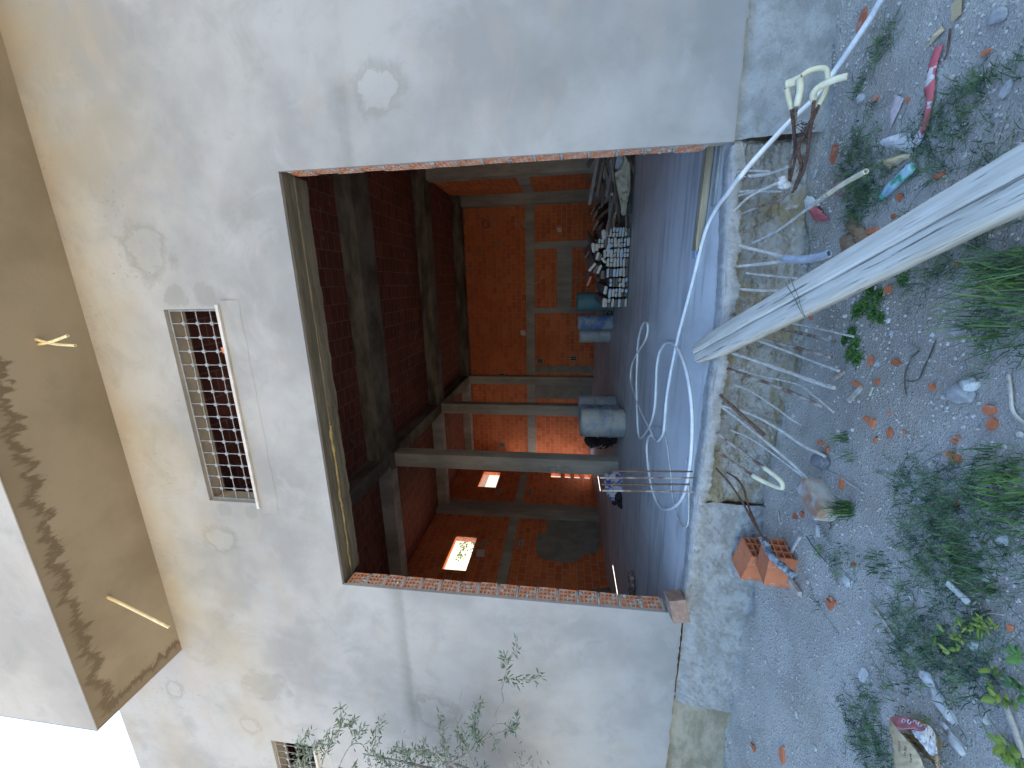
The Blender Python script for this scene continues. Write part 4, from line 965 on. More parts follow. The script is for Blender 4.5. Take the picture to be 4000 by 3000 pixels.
# half buried ribbed hollow brick with mortar
bm2 = simple('mortar_smeared_clay', (.40,.38,.35), (.30,.17,.10), 7, .9, .5, .006)
o = brick_obj(.17,.12,.25,'mortar smeared ribbed brick half sunk in the soil beside a grass tuft', name='ribbed_brick', loc=onZ(3195,1960,-1.70), rot=(R(90),R(2),R(70)), mat=bm2)
o.location = onZ(3178,1895,-1.72)
g = G(); g.rock(onZ(3200,1800,-1.73), .06, (1.3,.9,.5), 3, 2); thing('flat_stone', g, simple('dark_grey_stone',(.20,.20,.20),(.15,.15,.15),10), 'dark grey flat stone against the ribbed brick', 'stone')

# ---------------------------------------------------------------- the big pale plank
A_ = onZ(2727,1384,FZ+.055); Bf = onZ(4000,702,-1.56)
d = (Bf-A_).normalized(); Lp = 4.6
side = d.cross(Vector((0,0,1))).normalized(); upv = side.cross(d).normalized()
pe = empty('weathered_plank'); tag(pe, 'thick pale weathered plank sloping from the threshold down past the camera, split along its middle', 'plank')
mw = Matrix((d, side, upv)).transposed().to_4x4(); mw.translation = A_; pe.matrix_world = mw
def halfplank(y0, y1, x_start, zoff, seed):
    g = G(); nl = 150; prof = [(0,0),(0,1),(.12,1.12),(.5,1.08),(.88,1.1),(1,1),(1,0)]
    for i in range(nl+1):
        x = x_start+(Lp-x_start)*(i/nl)**1.5
        tp = min(1, .72+.28*min(1, (x-x_start)/.22))
        for (u,v) in prof:
            yy = y0+(y1-y0)*u; yy = yy if abs(yy) < .012 else yy*tp
            e = .0045*noise.noise(Vector((x*5, yy*9, seed)))+.002*noise.noise(Vector((x*22, yy*30, seed)))
            cr = .004*noise.noise(Vector((x*3.1, 0, 5)))
            g.v.append((x+(.012*noise.noise(Vector((yy*40,seed,v)))) if i == 0 else x, yy+e+(cr if abs(yy)<.02 else 0), (v*.07-.035)+zoff+.003*noise.noise(Vector((x*6,yy*10,seed+2)))))
    n = len(prof)
    for i in range(nl):
        for k in range(n-1): a = i*n+k; g.f.append((a,a+1,a+n+1,a+n))
        g.f.append((i*n+n-1, i*n, (i+1)*n, (i+1)*n+n-1))
    g.f.append(tuple(range(n-1,-1,-1))); g.f.append(tuple(nl*n+k for k in range(n)))
    return g
halfplank(.002, .101, 0.0, -.004, 1).build('plank_half', m_plank, pe, True)
halfplank(-.106, -.002, 0.0, .004, 6).build('plank_half', m_plank, pe, True)
g = G(); P = [Vector((1.06+.10*t/10, -.13+.27*t/10, .046+.003*math.sin(t))) for t in range(11)]; g.tube(P, .0016, 5); g.tube([p+Vector((.045-.004*i,0,.001)) for i,p in enumerate(P)], .0013, 5); g.build('tie_wire', m_wire, pe)

# ---------------------------------------------------------------- gravel
rnd = random.Random(12); g = G()
for i in range(25000):
    x = rnd.uniform(-5.6, 2.4); y = 3.33-abs(rnd.gauss(0,1.0)) if rnd.random() < .65 else rnd.uniform(1.15,3.3)
    if y < 1.1: continue
    if noise.noise(Vector((x*1.3,y*1.3,7))) < -.05 and rnd.random() < .6: continue
    r = .003+.009*rnd.random()**3.4+ (rnd.uniform(.006,.016) if rnd.random() < .007 else 0)
    g.rock((x,y,gh(x,y)+r*.15), r, (1,rnd.uniform(.6,1),rnd.uniform(.4,.7)), i*.37, 0)
tag(g.build('gravel', m_pebble), 'loose gravel and grit scattered over the soil in front of the plinth', 'gravel', kind='stuff')

# ---------------------------------------------------------------- stones and orange brick chips
def gp(x, y, dz=0): 
    p = onZ(x, y, GZ)
    for _ in range(4): p = onZ(x, y, gh(p.x, p.y)+dz)
    return p
def near(a): return a
stones = [(3746,1537,.052,(1.25,.85,.6),m_stone,'larger of two grey stones touching each other on the bare soil'),(3792,1502,.036,(1,.9,.75),m_pale,'smaller paler stone touching the large grey one'),
 (3360,388,.034,(1.2,.8,.6),m_stone,'grey stone between two dark weeds below the arched sleeve'),(3928,352,.026,(.8,1.2,.5),m_stone,'smooth grey stone alone towards the upper frame edge'),
 (3732,1288,.026,(1.2,.8,.6),m_stone,'light oval stone beside the edge of the tallest grass'),(3483,1301,.017,(1,.9,.6),m_stone,'small pebble left of the mossy weed'),
 (3306,2270,.030,(1.1,1.1,.4),m_pale,'pale bluish flat stone past the end of the short wood piece'),(3922,2108,.022,(1.2,.9,.7),m_pale,'pale angular stone in the weeds near the frame edge'),
 (3376,2640,.036,(.8,1.5,.6),m_pale,'oblong pale grey stone on bare soil towards the torn sack'),(3620,2650,.034,(1.2,1,.5),m_pale,'pale stone half under weeds beside the yellow sprig'),
 (3680,2755,.042,(.7,1.7,.4),m_pale,'long pale slab fragment in the grass next to the torn sack'),(3690,2835,.016,(1.3,.8,.6),m_white,'small bright white pebble above the torn sack'),
 (3850,2258,.016,(1,.9,.8),m_pale,'small pale stone in the dark weeds'),(3555,2328,.014,(1,1,.8),m_pale,'round pale pebble below the white slat'),
 (3355,2430,.014,(.8,1.3,.7),m_pale,'white pebble beside the long thin stick'),(3800,2518,.022,(.9,1.4,.6),m_pale,'mottled pale stone under the yellow sprig'),
 (3100,1625,.022,(1,1,.8),m_pale,'pale cement crumb beside the crossing bars'),(3425,1420,.020,(1,1,.5),m_stone,'grey stone next to the first orange chip under the mossy weed'),
 (3240,1320,.018,(1,.9,.6),m_pale,'pale stone against the tip of a ribbed bar'),(3150,1290,.016,(1,.8,.6),m_pale,'pale stone under the thin bar below the plank'),
 (3390,1040,.026,(1.2,.9,.6),m_stone,'grey stone in the shade just above the pale plank'),(3180,680,.03,(1.3,.9,.4),m_stone,'flat grey stone near the foot of the bent bars'),
 (3330,1680,.012,(1,1,.8),m_pale,'round white pebble above the small grass spray'),(2700,2720,.001,(1,1,1),m_stone,None),(3110,2790,.018,(.8,1.4,.5),m_pale,'pale shard on the soil left of the bricks'),
 (3900,60,.030,(1.4,.9,.5),m_stone,'grey stone near the top corner of the soil'),(3730,2900,.03,(1.4,.8,.5),m_pale,'pale shard beyond the torn sack')]
for (x,y,r,sq,mt,lab) in stones:
    if not lab: continue
    p = gp(x,y,r*.2); g = G(); g.rock(p, r, sq, x*.13, 2); thing('stone', g, mt, lab, 'stone', 'stones lying on the soil')
chips = [(3402,1412,22,34,'upright orange chip just under the mossy weed'),(3500,1415,38,26,'flat oval orange chip right of the mossy weed'),(3350,1503,46,22,'ribbed orange chip with the pale wood piece under it'),
 (3428,1492,12,26,'narrow orange chip beside the ribbed one'),(3643,1510,20,30,'five sided orange chip near the two grey stones'),(3385,1637,22,24,'square orange chip touching a pointed one'),
 (3408,1652,22,40,'pointed orange chip touching a square one'),(3478,1690,20,34,'oval orange chip alone in the middle of the path'),(3420,1718,14,20,'small dull orange chip above the grass spray'),
 (3868,1600,62,42,'largest orange chip, ribbed, near the frame edge'),(3878,1655,34,44,'rounded orange chip under the largest ribbed one'),(3742,1708,24,14,'small triangular orange chip of a close pair'),
 (3727,1725,26,18,'small squarish orange chip of a close pair'),(3700,1772,44,18,'long orange chip behind a dusty one beside the big grass'),(3730,1787,42,34,'dusty orange chip in front of a long one beside the big grass'),
 (3735,1975,20,34,'orange chip inside the couch grass'),(3472,1614,7,16,'tiny orange crumb above the oval chip'),(3532,1688,7,16,'tiny dull crumb right of the oval chip'),(3284,1459,16,20,'orange chip at the tip of the smooth crusted bar'),
 (3525,1900,14,8,'tiny orange crumb on the open soil below the path middle'),(3288,1890,16,40,'row of orange crumbs beside the half buried ribbed brick'),(3107,2017,18,20,'orange chip left of the ribbed brick'),
 (3135,2010,16,30,'long orange chip touching the ribbed brick corner'),(3242,2365,22,34,'lower orange chip of a pair past the hollow bricks'),(3251,2342,26,20,'upper dull orange chip of a pair past the hollow bricks'),
 (3056,2950,16,80,'long orange sliver at the lower left of the soil'),(2943,2920,14,24,'small orange sliver at the corner of the soil'),(3945,2452,18,30,'orange chip beyond the yellow sprig'),
 (3368,86,22,74,'long dull brick sliver beside the hose near the top'),(3262,597,22,62,'pointed brick sliver in the weeds beside the bent bars'),(3418,387,20,22,'orange chip beside a grey stone under the arched sleeve'),
 (3545,392,12,16,'tiny orange chip beside the red plastic strip'),(3852,203,34,18,'rusty brown chip up the bare soil'),(3670,685,44,20,'orange edged brick chip beside the green bottle'),(3470,1132,26,40,'pink cement coated brick piece below the plank'),
 (3490,845,16,18,'small orange chip above the pale plank'),(3515,770,18,26,'pinkish chip under the green bottle'),(3185,2905,.1,.1,None),(3165,1240,20,14,'pink chip at the lower edge of the plank'),(3205,1730,22,18,'orange crumb pile under the long crusted bar'),(3232,1755,10,30,'dark orange sliver at the end of the long crusted bar'),
 (3332,2205,14,18,'dull orange chip beside the thin wire and weeds'),(3270,2310,.1,.1,None),(3660,2515,16,14,'orange speck under the green leaf spray'),(3405,900,50,22,'orange rag like chip at the upper edge of the plank'),(3560,1035,.1,.1,None),(3740,1030,30,14,'orange chip beside the grass below the plank')]
for (x,y,hx,hy,lab) in chips:
    if not lab: continue
    p = gp(x,y,.006); q = gp(x,y+hy/2,.006); q2 = gp(x-hx/2,y,.006); w = 1.3*max((q-p).length, .004); h = 1.3*max((q2-p).length*.9,.004)
    g = G(); n = random.choice((4,5,6)); t = min(.012, w*.5)+.003; rot = random.random()*6
    top = []
    for k in range(n): a = rot+2*math.pi*k/n+random.uniform(-.3,.3); s_ = random.uniform(.75,1.1); top.append((w*s_*math.cos(a), h*s_*math.sin(a)))
    tl = random.uniform(-.15,.15)
    vs = [(p.x+a,p.y+b,p.z-.006+tl*a) for a,b in top]+[(p.x+a*.92,p.y+b*.92,p.z-.006+t+tl*a) for a,b in top]
    g.add(vs, [tuple(range(n,2*n))]+[(k,(k+1)%n,(k+1)%n+n,k+n) for k in range(n)])
    thing('brick_chip', g, m_clay, lab, 'brick chip', 'orange brick chips on the soil')

# ---------------------------------------------------------------- sticks, wires, rubbish
def stick(pts, r, mat, lab, name='stick', cat='stick', flat=None, dz=.01, grp='sticks and wood pieces on the soil'):
    P = [gp(x,y,dz) for x,y in pts]
    g = G()
    if flat:
        a,b = P[0],P[-1]; dd = (b-a).normalized(); sd = dd.cross(Vector((0,0,1))).normalized(); g.obox((a+b)/2, dd*((b-a).length/2), sd*flat[0], Vector((0,0,flat[1])), .003)
    else: g.tube(smooth_path(P,5), [r*(1+.25*noise.noise(p*15)) for p in smooth_path(P,5)], 6)
    thing(name, g, mat, lab, cat, grp)
stick([(3316,1567),(3366,1513)], 0, m_stick, 'short pale wood piece under the ribbed orange chip', 'wood_piece', flat=(.013,.006))
stick([(3253,1486),(3298,1454)], 0, m_stick, 'short pale wood piece near the bar tips', 'wood_piece', flat=(.009,.005))
stick([(3395,1545),(3410,1512)], 0, m_stick, 'little pale splinter right of the wood piece', 'wood_piece', flat=(.005,.003))
stick([(3702,2276),(3786,2354)], 0, simple('white_slat',(.58,.57,.50),(.5,.48,.42),12), 'white slat lying in the couch grass', 'wood_piece', flat=(.014,.004), dz=.02)
stick([(3396,2353),(3440,2410),(3510,2507)], .006, m_stick, 'long thin pale stick lying in the weeds')
stick([(3081,2262),(3125,2322)], 0, m_stick, 'short squared wood piece poking out from the hollow bricks', 'wood_piece', flat=(.017,.014), dz=.02)
stick([(3087,2172),(3105,2130),(3128,2095)], .013, m_crust, 'crusted grey stub pointing away from the hollow bricks', 'cement_stub')
stick([(3040,1995),(3045,2040)], .006, m_stick, 'tiny pale twig by the ribbed brick corner')
stick([(3192,2052),(3196,2098)], 0, m_pale, 'upright pale splinter between the brick pairs', 'wood_piece', flat=(.012,.006))
stick([(3940,1463),(3948,1530),(3958,1608),(4010,1660)], .006, m_stick, 'bent grey twig at the frame edge')
stick([(3740,0),(3745,40),(3737,72)], 0, m_kraft, 'brown bark strip at the top of the soil', 'bark_strip', flat=(.022,.004))
stick([(3712,112),(3700,200),(3688,235)], .004, m_rust, 'thin reddish twig beside the red plastic strip')
stick([(3540,1545),(3534,1470),(3560,1400),(3590,1370)], .003, m_wire, 'thin wire standing in an open curve on the bare soil','wire','wire')
stick([(3540,1485),(3560,1490),(3590,1478),(3612,1430),(3630,1395),(3655,1330)], .003, m_wire, 'thin wire bent in a hook on the bare soil','wire','wire')
stick([(3545,1335),(3580,1360),(3600,1370)], .004, m_bark, 'short brown root beside the thin wires')
stick([(3780,2350),(3800,2362),(3815,2350),(3830,2375),(3800,2380),(3795,2400)], .003, m_stick, 'dry curled roots at the end of the white slat')
stick([(3835,2405),(3870,2395),(3920,2402)], .003, m_stick, 'dry forked grass stalk under the white slat')
stick([(3150,2095),(3180,2140),(3230,2200)], .003, m_wire, 'thin wire in the weeds right of the hollow bricks','wire','wire')
stick([(3235,1985),(3246,2050),(3240,2070)], .003, m_wire, 'thin dark wire below the ribbed brick','wire','wire')
stick([(3230,1838),(3290,1870),(3370,1925)], .005, m_crust, 'slim crusted rod passing behind the grass beside the ribbed brick')

def crumple(px, lab, mat, name, cat, lift=.02, amp=.02, n=(14,10), th=.003):
    """sheet over a quadrilateral of pixels on the ground, crumpled"""
    c = [gp(x,y,.008) for x,y in px]; g = G(); nu_,nv_ = n; sd = len(lab)
    for i in range(nu_):
        for j in range(nv_):
            u,v = i/(nu_-1), j/(nv_-1); p = c[0].lerp(c[1],u).lerp(c[3].lerp(c[2],u), v)
            w = noise.noise(Vector((p.x*16+sd,p.y*16,0)))+.6*noise.noise(Vector((p.x*40,p.y*40,sd)))
            arch = math.sin(u*math.pi)*math.sin(v*math.pi)
            g.v.append((p.x+amp*.5*noise.noise(Vector((p.x*30,p.y*30,4))), p.y+amp*.5*noise.noise(Vector((p.x*30,p.y*30,8))), p.z+lift*arch+amp*.7*abs(w)))
    for i in range(nu_-1):
        for j in range(nv_-1): a = i*nv_+j; g.f.append((a,a+nv_,a+nv_+1,a+1))
    o = thing(name, g, mat, lab, cat); s = o.modifiers.new('thick','SOLIDIFY'); s.thickness = th; return o
crumple([(3425,560),(3480,530),(3560,520),(3568,600)], 'flattened pale cement paper lying beyond the green bottle', m_white, 'torn_paper', 'paper', .02, .012)
crumple([(3432,628),(3470,662),(3552,618),(3560,592)], 'creased yellowish paper fold beside the flattened pale paper', m_kraft, 'torn_paper', 'paper', .035, .012)
crumple([(3612,192),(3660,150),(3695,118),(3676,98)], 'torn yellowish cardboard scrap above the red plastic strip', m_kraft, 'cardboard_scrap', 'cardboard', .015, .010)
crumple([(3475,440),(3500,370),(3535,385),(3480,500)], 'pinkish crumpled paper beside the dark weeds', simple('pink_dusty_paper',(.46,.38,.37),(.38,.31,.31),10), 'torn_paper', 'paper', .012, .010)
crumple([(3105,775),(3165,765),(3215,800),(3150,812)], 'white torn paper with the cream tube passing over it', m_white, 'torn_paper', 'paper', .02, .016)
crumple([(3135,790),(3180,790),(3245,860),(3190,862)], 'dark red torn paper under the cream tube', m_red, 'torn_paper', 'paper', .02, .018)
crumple([(3235,725),(3300,690),(3320,760),(3270,760)], 'dull reddish packaging lying behind the long cream tube', simple('dull_packaging',(.30,.16,.15),(.36,.31,.28),9), 'packaging', 'paper', .02, .016)
crumple([(3300,880),(3340,845),(3400,930),(3350,945)], 'brown leaf like paper at the upper edge of the plank', simple('brown_paper',(.28,.17,.10),(.20,.13,.08),9), 'torn_paper', 'paper', .02, .02)
crumple([(3280,930),(3330,900),(3350,975),(3290,985)], 'ochre stained cloth just above the plank', simple('ochre_cloth',(.30,.21,.13),(.25,.16,.10),9), 'rag', 'rag', .015, .015)
# red plastic strip
g = G(); sp = [(3668,180,.022),(3650,235,.026),(3636,300,.022),(3630,330,.030),(3634,385,.020),(3622,450,.016),(3612,490,.024),(3590,530,.030),(3572,575,.026)]
Pm = smooth_path([gp(x,y,.012) for x,y,_ in sp], 6); Wd = smooth_path([(w,0,0) for _,_,w in sp], 6)
for i,p in enumerate(Pm):
    q = Pm[min(i+1,len(Pm)-1)]-Pm[max(i-1,0)]; sd = q.normalized().cross(Vector((0,0,1))).normalized()
    for k in range(5): u = k/2-1; g.v.append(tuple(p+sd*(u*Wd[i].x)+Vector((0,0,.012*(1-u*u)+.008*noise.noise(Vector((i*.5,k,2)))))))
for i in range(len(Pm)-1):
    for k in range(4): a = i*5+k; g.f.append((a,a+1,a+6,a+5))
rs = M('red_white_print', .6); rs.color(rs.mix(rs.smooth(rs.noise(12,3,.5), .52, .56), (.45,.10,.11), (.55,.50,.48))); rs.bump(rs.noise(25,4,.6), .5, .01)
o = thing('plastic_strip', g, rs.m, 'long twisted red and white plastic strip lying on the soil', 'plastic strip', smooth=True); s = o.modifiers.new('t','SOLIDIFY'); s.thickness = .002
# bottle
bt = empty('plastic_bottle', gp(3505,708,.03)); tag(bt, 'crushed green and white plastic bottle in the weeds above the plank', 'bottle')
a, b = gp(3448,768,.03), gp(3568,650,.03); dv = (b-a); bt.rotation_euler = dv.to_track_quat('Z','Y').to_euler(); Lb = dv.length
bmat = M('printed_bottle', .35, .5); bmat.color(bmat.ramp(bmat.noise(16,2,.5,dist=.8), [(0,(.03,.22,.15)),(.40,(.04,.28,.17)),(.5,(.32,.45,.50)),(.62,(.18,.32,.45)),(1,(.03,.20,.13))])); bmat.bump(bmat.noise(18,4,.6), .7, .01)
g = G(); g.lathe([(.010,-Lb/2),(.020,-Lb/2+.01),(.027,-Lb/2+.04),(.029,-.01),(.024,0),(.029,.01),(.030,Lb/2-.05),(.027,Lb/2-.015),(.018,Lb/2)], (0,0,0), 18)
g.v = [(x*(1+.25*noise.noise(Vector((x*20,y*20,z*14)))), y*.8*(1+.2*noise.noise(Vector((x*20+4,y*20,z*14)))), z) for x,y,z in g.v]; g.build('body', bmat.m, bt, True)
g = G(); g.lathe([(.013,-Lb/2-.014),(.0135,-Lb/2+.003)], (0,0,0), 14); g.build('cap', simple('green_cap',(.03,.30,.20),(.04,.34,.22),10,.4), bt, True)

# torn cement sack in the lower left
S = lambda x,y: (3400+x*.2712, 2700+y*.2712)
sk = empty('cement_sack', gp(3560,2930)); tag(sk, 'torn open kraft paper sack with a pink printed band, lying in the grass', 'sack')
def skp(o): o.parent = sk; o.matrix_parent_inverse = Matrix.Translation(-Vector(sk.location)); return o
def patch(pts, hs, n=12):
    """loft between two pixel curves with heights"""
    A1 = smooth_path([Vector((a,b,h)) for (a,b),h in zip(pts[0],hs[0])], 6); B1 = smooth_path([Vector((a,b,h)) for (a,b),h in zip(pts[1],hs[1])], 6)
    N = min(len(A1),len(B1)); g = G()
    for i in range(N):
        for j in range(n):
            q = A1[i].lerp(B1[j*0+i], j/(n-1)); px_ = S(q.x, q.y); p0 = gp(*px_)
            hh = q.z + .010*noise.noise(Vector((i*.5,j*.6,len(pts[0]))))+.006*noise.noise(Vector((i*1.3,j*1.4,1)))
            g.v.append(tuple(onZ(px_[0],px_[1],p0.z+max(.002,hh))))
    for i in range(N-1):
        for j in range(n-1): a = i*n+j; g.f.append((a,a+n,a+n+1,a+1))
    return g
def sol(o, t=.003): s = o.modifiers.new('t','SOLIDIFY'); s.thickness = t; return o
sol(skp(patch([[(285,390),(275,520),(320,750),(335,1000),(390,1250),(430,1500)],[(330,480),(430,600),(560,740),(690,920),(760,1080),(860,1300)]], [[.03,.05,.05,.05,.04,.04],[.12,.13,.14,.14,.13,.12]]).build('front_ply', m_kraft, None, True)))
sol(skp(patch([[(290,380),(440,366),(600,400),(830,480)],[(335,470),(400,545),(600,545),(780,590)]], [[.05,.09,.10,.09],[.12,.13,.14,.13]]).build('printed_band', m_pink, None, True)))
sol(skp(patch([[(600,560),(760,570),(830,490),(900,560),(930,640)],[(640,640),(760,780),(850,900),(930,930),(965,880)]], [[.13,.14,.11,.09,.08],[.13,.13,.12,.11,.10]]).build('white_inner_ply', m_white, None, True)))
sol(skp(patch([[(850,480),(930,600),(1030,760),(1000,820)],[(830,500),(920,680),(960,860),(980,870)]], [[.04,.03,.02,.03],[.09,.09,.10,.08]]).build('back_ply', simple('shaded_kraft',(.30,.22,.14),(.24,.17,.10),9), None, True)))
sol(skp(patch([[(450,600),(560,700),(700,850),(850,1000),(950,1110),(1040,1300)],[(620,640),(760,790),(850,900),(930,990),(975,1080),(1060,1250)]], [[.06,.05,.05,.05,.05,.05],[.07,.06,.06,.05,.05,.05]]).build('inner_lining', simple('lining_kraft',(.33,.25,.14),(.24,.17,.09),9), None, True)))
sol(skp(patch([[(930,930),(940,1010),(960,1100),(1000,1300)],[(965,890),(1000,1030),(1010,1100),(1080,1300)]], [[.12,.12,.11,.10],[.10,.09,.08,.08]]).build('torn_flap', m_kraft, None, True)))
# faded print: pale loops on the band, short dark lines on the ply
g = G()
for i,(x,y) in enumerate(((480,430),(560,440),(640,455),(710,480),(770,510))):
    for t in range(1): g.tube([onZ(*S(x+24*math.cos(a), y+30*math.sin(a)), gp(*S(x,y)).z+.115+.012*(i%2)) for a in [k*.5-(0 if i%2 else 1.5) for k in range(10 if i%2 else 13)]], .0022, 5)
skp(g.build('band_lettering', m_white))
g = G()
for (x,y) in ((415,790),(495,860),(580,960)):
    for k in range(7):
        a = (x-12+random.uniform(-3,3), y-60+k*20); b = (x+14+random.uniform(-6,6), y-52+k*20)
        z0 = gp(*S(*a)).z+.117; g.tube([onZ(*S(*a), z0), onZ(*S((a[0]+b[0])/2, a[1]+random.uniform(-6,14)), z0), onZ(*S(*b), z0)], .0013, 4)
skp(g.build('print_lines', m_ink))

# ---------------------------------------------------------------- grass and weeds
def blades(g, c, n, h, spread, lean=.35, w=.0028, seed=0, up=1.0):
    rnd = random.Random(seed)
    for i in range(n):
        a = rnd.random()*6.283; rr = spread*rnd.random()**.6; x = c[0]+rr*math.cos(a); y = c[1]+rr*math.sin(a); z = gh(x,y)-.004
        hh = h*rnd.uniform(.45,1.1); la = rnd.random()*6.283; l = hh*lean*rnd.uniform(.3,1.6); dx,dy = math.cos(la)*l, math.sin(la)*l
        sx,sy = -math.sin(la)*w, math.cos(la)*w; sx += rnd.uniform(-w,w)*.5
        P = [(x,y,z),(x+dx*.25,y+dy*.25,z+hh*.5*up),(x+dx*.65,y+dy*.65,z+hh*.82*up),(x+dx,y+dy,z+hh*.95*up)]
        k = [1,.9,.6,.08]; vs = []
        for p,s_ in zip(P,k): vs += [(p[0]-sx*s_,p[1]-sy*s_,p[2]),(p[0]+sx*s_,p[1]+sy*s_,p[2])]
        g.add(vs, [(0,1,3,2),(2,3,5,4),(4,5,7,6)])
tufts = [(3975,1170,190,.23,.18,m_grass,'tallest grass tuft below the pale plank, leaning over the bare soil'),(3990,1060,150,.20,.10,m_dkgrass,'dark grass tuft hugging the lower edge of the plank'),
 (3945,1840,120,.13,.12,m_lush,'bright green grass tuft in the middle of the couch grass'),(3990,1960,150,.12,.13,m_lush,'bright green grass tuft at the frame edge below the couch grass'),
 (3320,1990,130,.16,.055,m_grass,'compact grass tuft growing right beside the ribbed brick'),(3310,1710,34,.15,.04,m_grass,'sparse grass spray pointing left above the crusted bars'),
 (3330,1785,22,.12,.05,m_grass,'few grass blades below the sparse spray'),(3800,2200,150,.09,.13,m_grass,'rounded grass cushion next to the white slat'),
 (3640,2870,60,.08,.07,m_lush,'small grass tuft beyond the torn sack'),(3440,2210,90,.07,.09,m_dkgrass,'low dark weed clump right of the hollow bricks')]
for i,(x,y,n,h,sp,mt,lab) in enumerate(tufts):
    p = gp(x,y); g = G(); blades(g, p, int(n*.72), h*.92, sp, .5, .0026, i+50); thing('grass_tuft', g, mt, lab, 'grass tuft', 'grass tufts on the soil')
# couch grass and small weeds as ground cover
cover = [(3560,1920,.12,200),(3660,1990,.20,500),(3760,1900,.16,350),(3700,2080,.22,600),(3800,2100,.22,600),(3900,2080,.16,350),(3620,2210,.14,220),(3700,2230,.16,260),(3500,2440,.10,160),(3560,2480,.14,260),
 (3640,2480,.12,240),(3720,2520,.16,380),(3800,2560,.16,350),(3700,2620,.14,280),(3560,2620,.10,120),(3400,2720,.10,160),(3420,2830,.12,340),(3360,2900,.10,300),(3440,2950,.12,300),(3330,2790,.09,110),(3520,2720,.08,90),(3260,2150,.08,90),(3320,2180,.08,90),(3270,2230,.05,60),
 (3200,2360,.03,30),(3190,1560,.03,20),(3370,600,.16,420),(3330,660,.12,320),(3420,730,.14,360),(3370,760,.12,340),(3350,800,.10,260),(3360,870,.08,120),(3560,540,.08,120),(3620,620,.12,200),(3700,470,.14,200),(3780,420,.12,200),(3820,400,.10,150),(3640,480,.10,120),
 (3440,190,.08,150),(3470,150,.06,110),(3360,345,.06,130),(3400,440,.05,60),(3350,510,.05,60),(3200,150,.05,50),(3250,70,.06,50),(3850,310,.05,60),(3980,270,.05,50),(3900,560,.10,110),(3960,640,.10,100),(3700,650,.08,100),(3560,900,.10,140),(3600,1120,.10,110),(3540,1050,.06,60),
 (3660,1030,.10,150),(3800,1010,.12,180),(3880,900,.10,140),(3950,1350,.14,200),(3900,1250,.12,200),(3860,2700,.06,60),(3780,2420,.10,120),(3850,2300,.08,80),(3560,2330,.08,60),(3130,880,.03,30),(3180,930,.04,30)]
g = G()
for i,(x,y,sp,n) in enumerate(cover):
    p = gp(x,y); blades(g, p, int(n*.18), .055, sp*1.15, 1.0, .0027, i+300)
    rnd = random.Random(i)
    for _ in range(n//15):      # runners with short side leaves
        a = rnd.random()*6.28; q = Vector((p.x+rnd.uniform(-sp,sp), p.y+rnd.uniform(-sp,sp)*.9, 0)); L = rnd.uniform(.05,.2)
        P = [Vector((q.x+math.cos(a)*L*t/5+.01*noise.noise(q*9+Vector((t,0,0))), q.y+math.sin(a)*L*t/5, gh(q.x,q.y)+.012+.01*math.sin(t))) for t in range(6)]
        g.tube(P, .0012, 3)
        for t in P:
            for s_ in (-1,1): e = t+Vector((math.cos(a+s_*.9),math.sin(a+s_*.9),.4))*.022; m_ = (t+e)/2; g.add([t, m_+Vector((.0018,.0018,0)), e, m_-Vector((.0018,.0018,0))], [(0,1,2,3)])
tag(g.build('couch_grass', m_dkgrass), 'wiry dark green couch grass creeping over the soil', 'grass', kind='stuff')
# mossy small leaved weed patches below the plank
for i,(spots,lab) in enumerate((([(3400,1130,.05),(3430,1160,.055),(3380,1190,.06),(3350,1215,.05),(3410,1225,.045),(3440,1240,.03),(3530,1090,.03)],'dense small leaved weed mat touching the lower edge of the plank'),([(3330,1300,.04),(3340,1345,.045),(3320,1380,.05),(3350,1400,.045),(3300,1330,.03)],'dense small leaved weed mat nearer the crusted bar tips'))):
    g = G(); rnd = random.Random(i+70)
    for (x,y,sp) in spots:
        p = gp(x,y)
        for _ in range(520):
            a = rnd.random()*6.28; r_ = sp*abs(rnd.gauss(0,.62)); c = Vector((p.x+r_*math.cos(a), p.y+r_*math.sin(a)*.9, 0)); c.z = gh(c.x,c.y)+rnd.uniform(.0,.018)*(1-r_/sp*.6)
            n_ = Vector((rnd.uniform(-1,1),rnd.uniform(-1,1),1.3)).normalized(); u = n_.orthogonal().normalized()*rnd.uniform(.003,.006); v = n_.cross(u)
            g.add([c-u-v*.5, c+u-v*.6, c+u*.7+v, c-u*.6+v], [(0,1,2,3)])
    thing('weed_mat', g, m_moss, lab, 'weed', 'small leaved weed mats')
# broad leaved and yellow weeds
def leafy(px, n, L, W_, mat, lab, hgt=.05, name='leafy_weed', seed=0, up=.5):
    g = G(); rnd = random.Random(seed)
    for (x,y) in px:
        p = gp(x,y,.01)
        for i in range(n):
            a = rnd.random()*6.28; d_ = Vector((math.cos(a),math.sin(a),up*rnd.uniform(.3,1.4))).normalized(); s_ = d_.cross(Vector((0,0,1))).normalized(); b0_ = p+Vector((rnd.uniform(-.02,.02),rnd.uniform(-.02,.02),rnd.uniform(0,hgt))); l = L*rnd.uniform(.6,1.1)
            P = [b0_, b0_+d_*l*.3+s_*W_, b0_+d_*l*.7+s_*W_*.85, b0_+d_*l, b0_+d_*l*.7-s_*W_*.85, b0_+d_*l*.3-s_*W_, b0_+d_*l*.5+Vector((0,0,.004))]
            g.add(P, [(0,1,6),(1,2,6),(2,3,6),(3,4,6),(4,5,6),(5,0,6)])
    thing(name, g, mat, lab, 'weed', 'broad leaved weeds')
leafy([(3800,2440),(3850,2450),(3890,2445)], 12, .045, .006, m_yellow, 'yellow green feathery sprig lying in the couch grass', seed=3)
leafy([(3745,2480),(3780,2510),(3760,2550)], 5, .04, .010, m_yellow, 'small yellow leaves below the feathery sprig', seed=4)
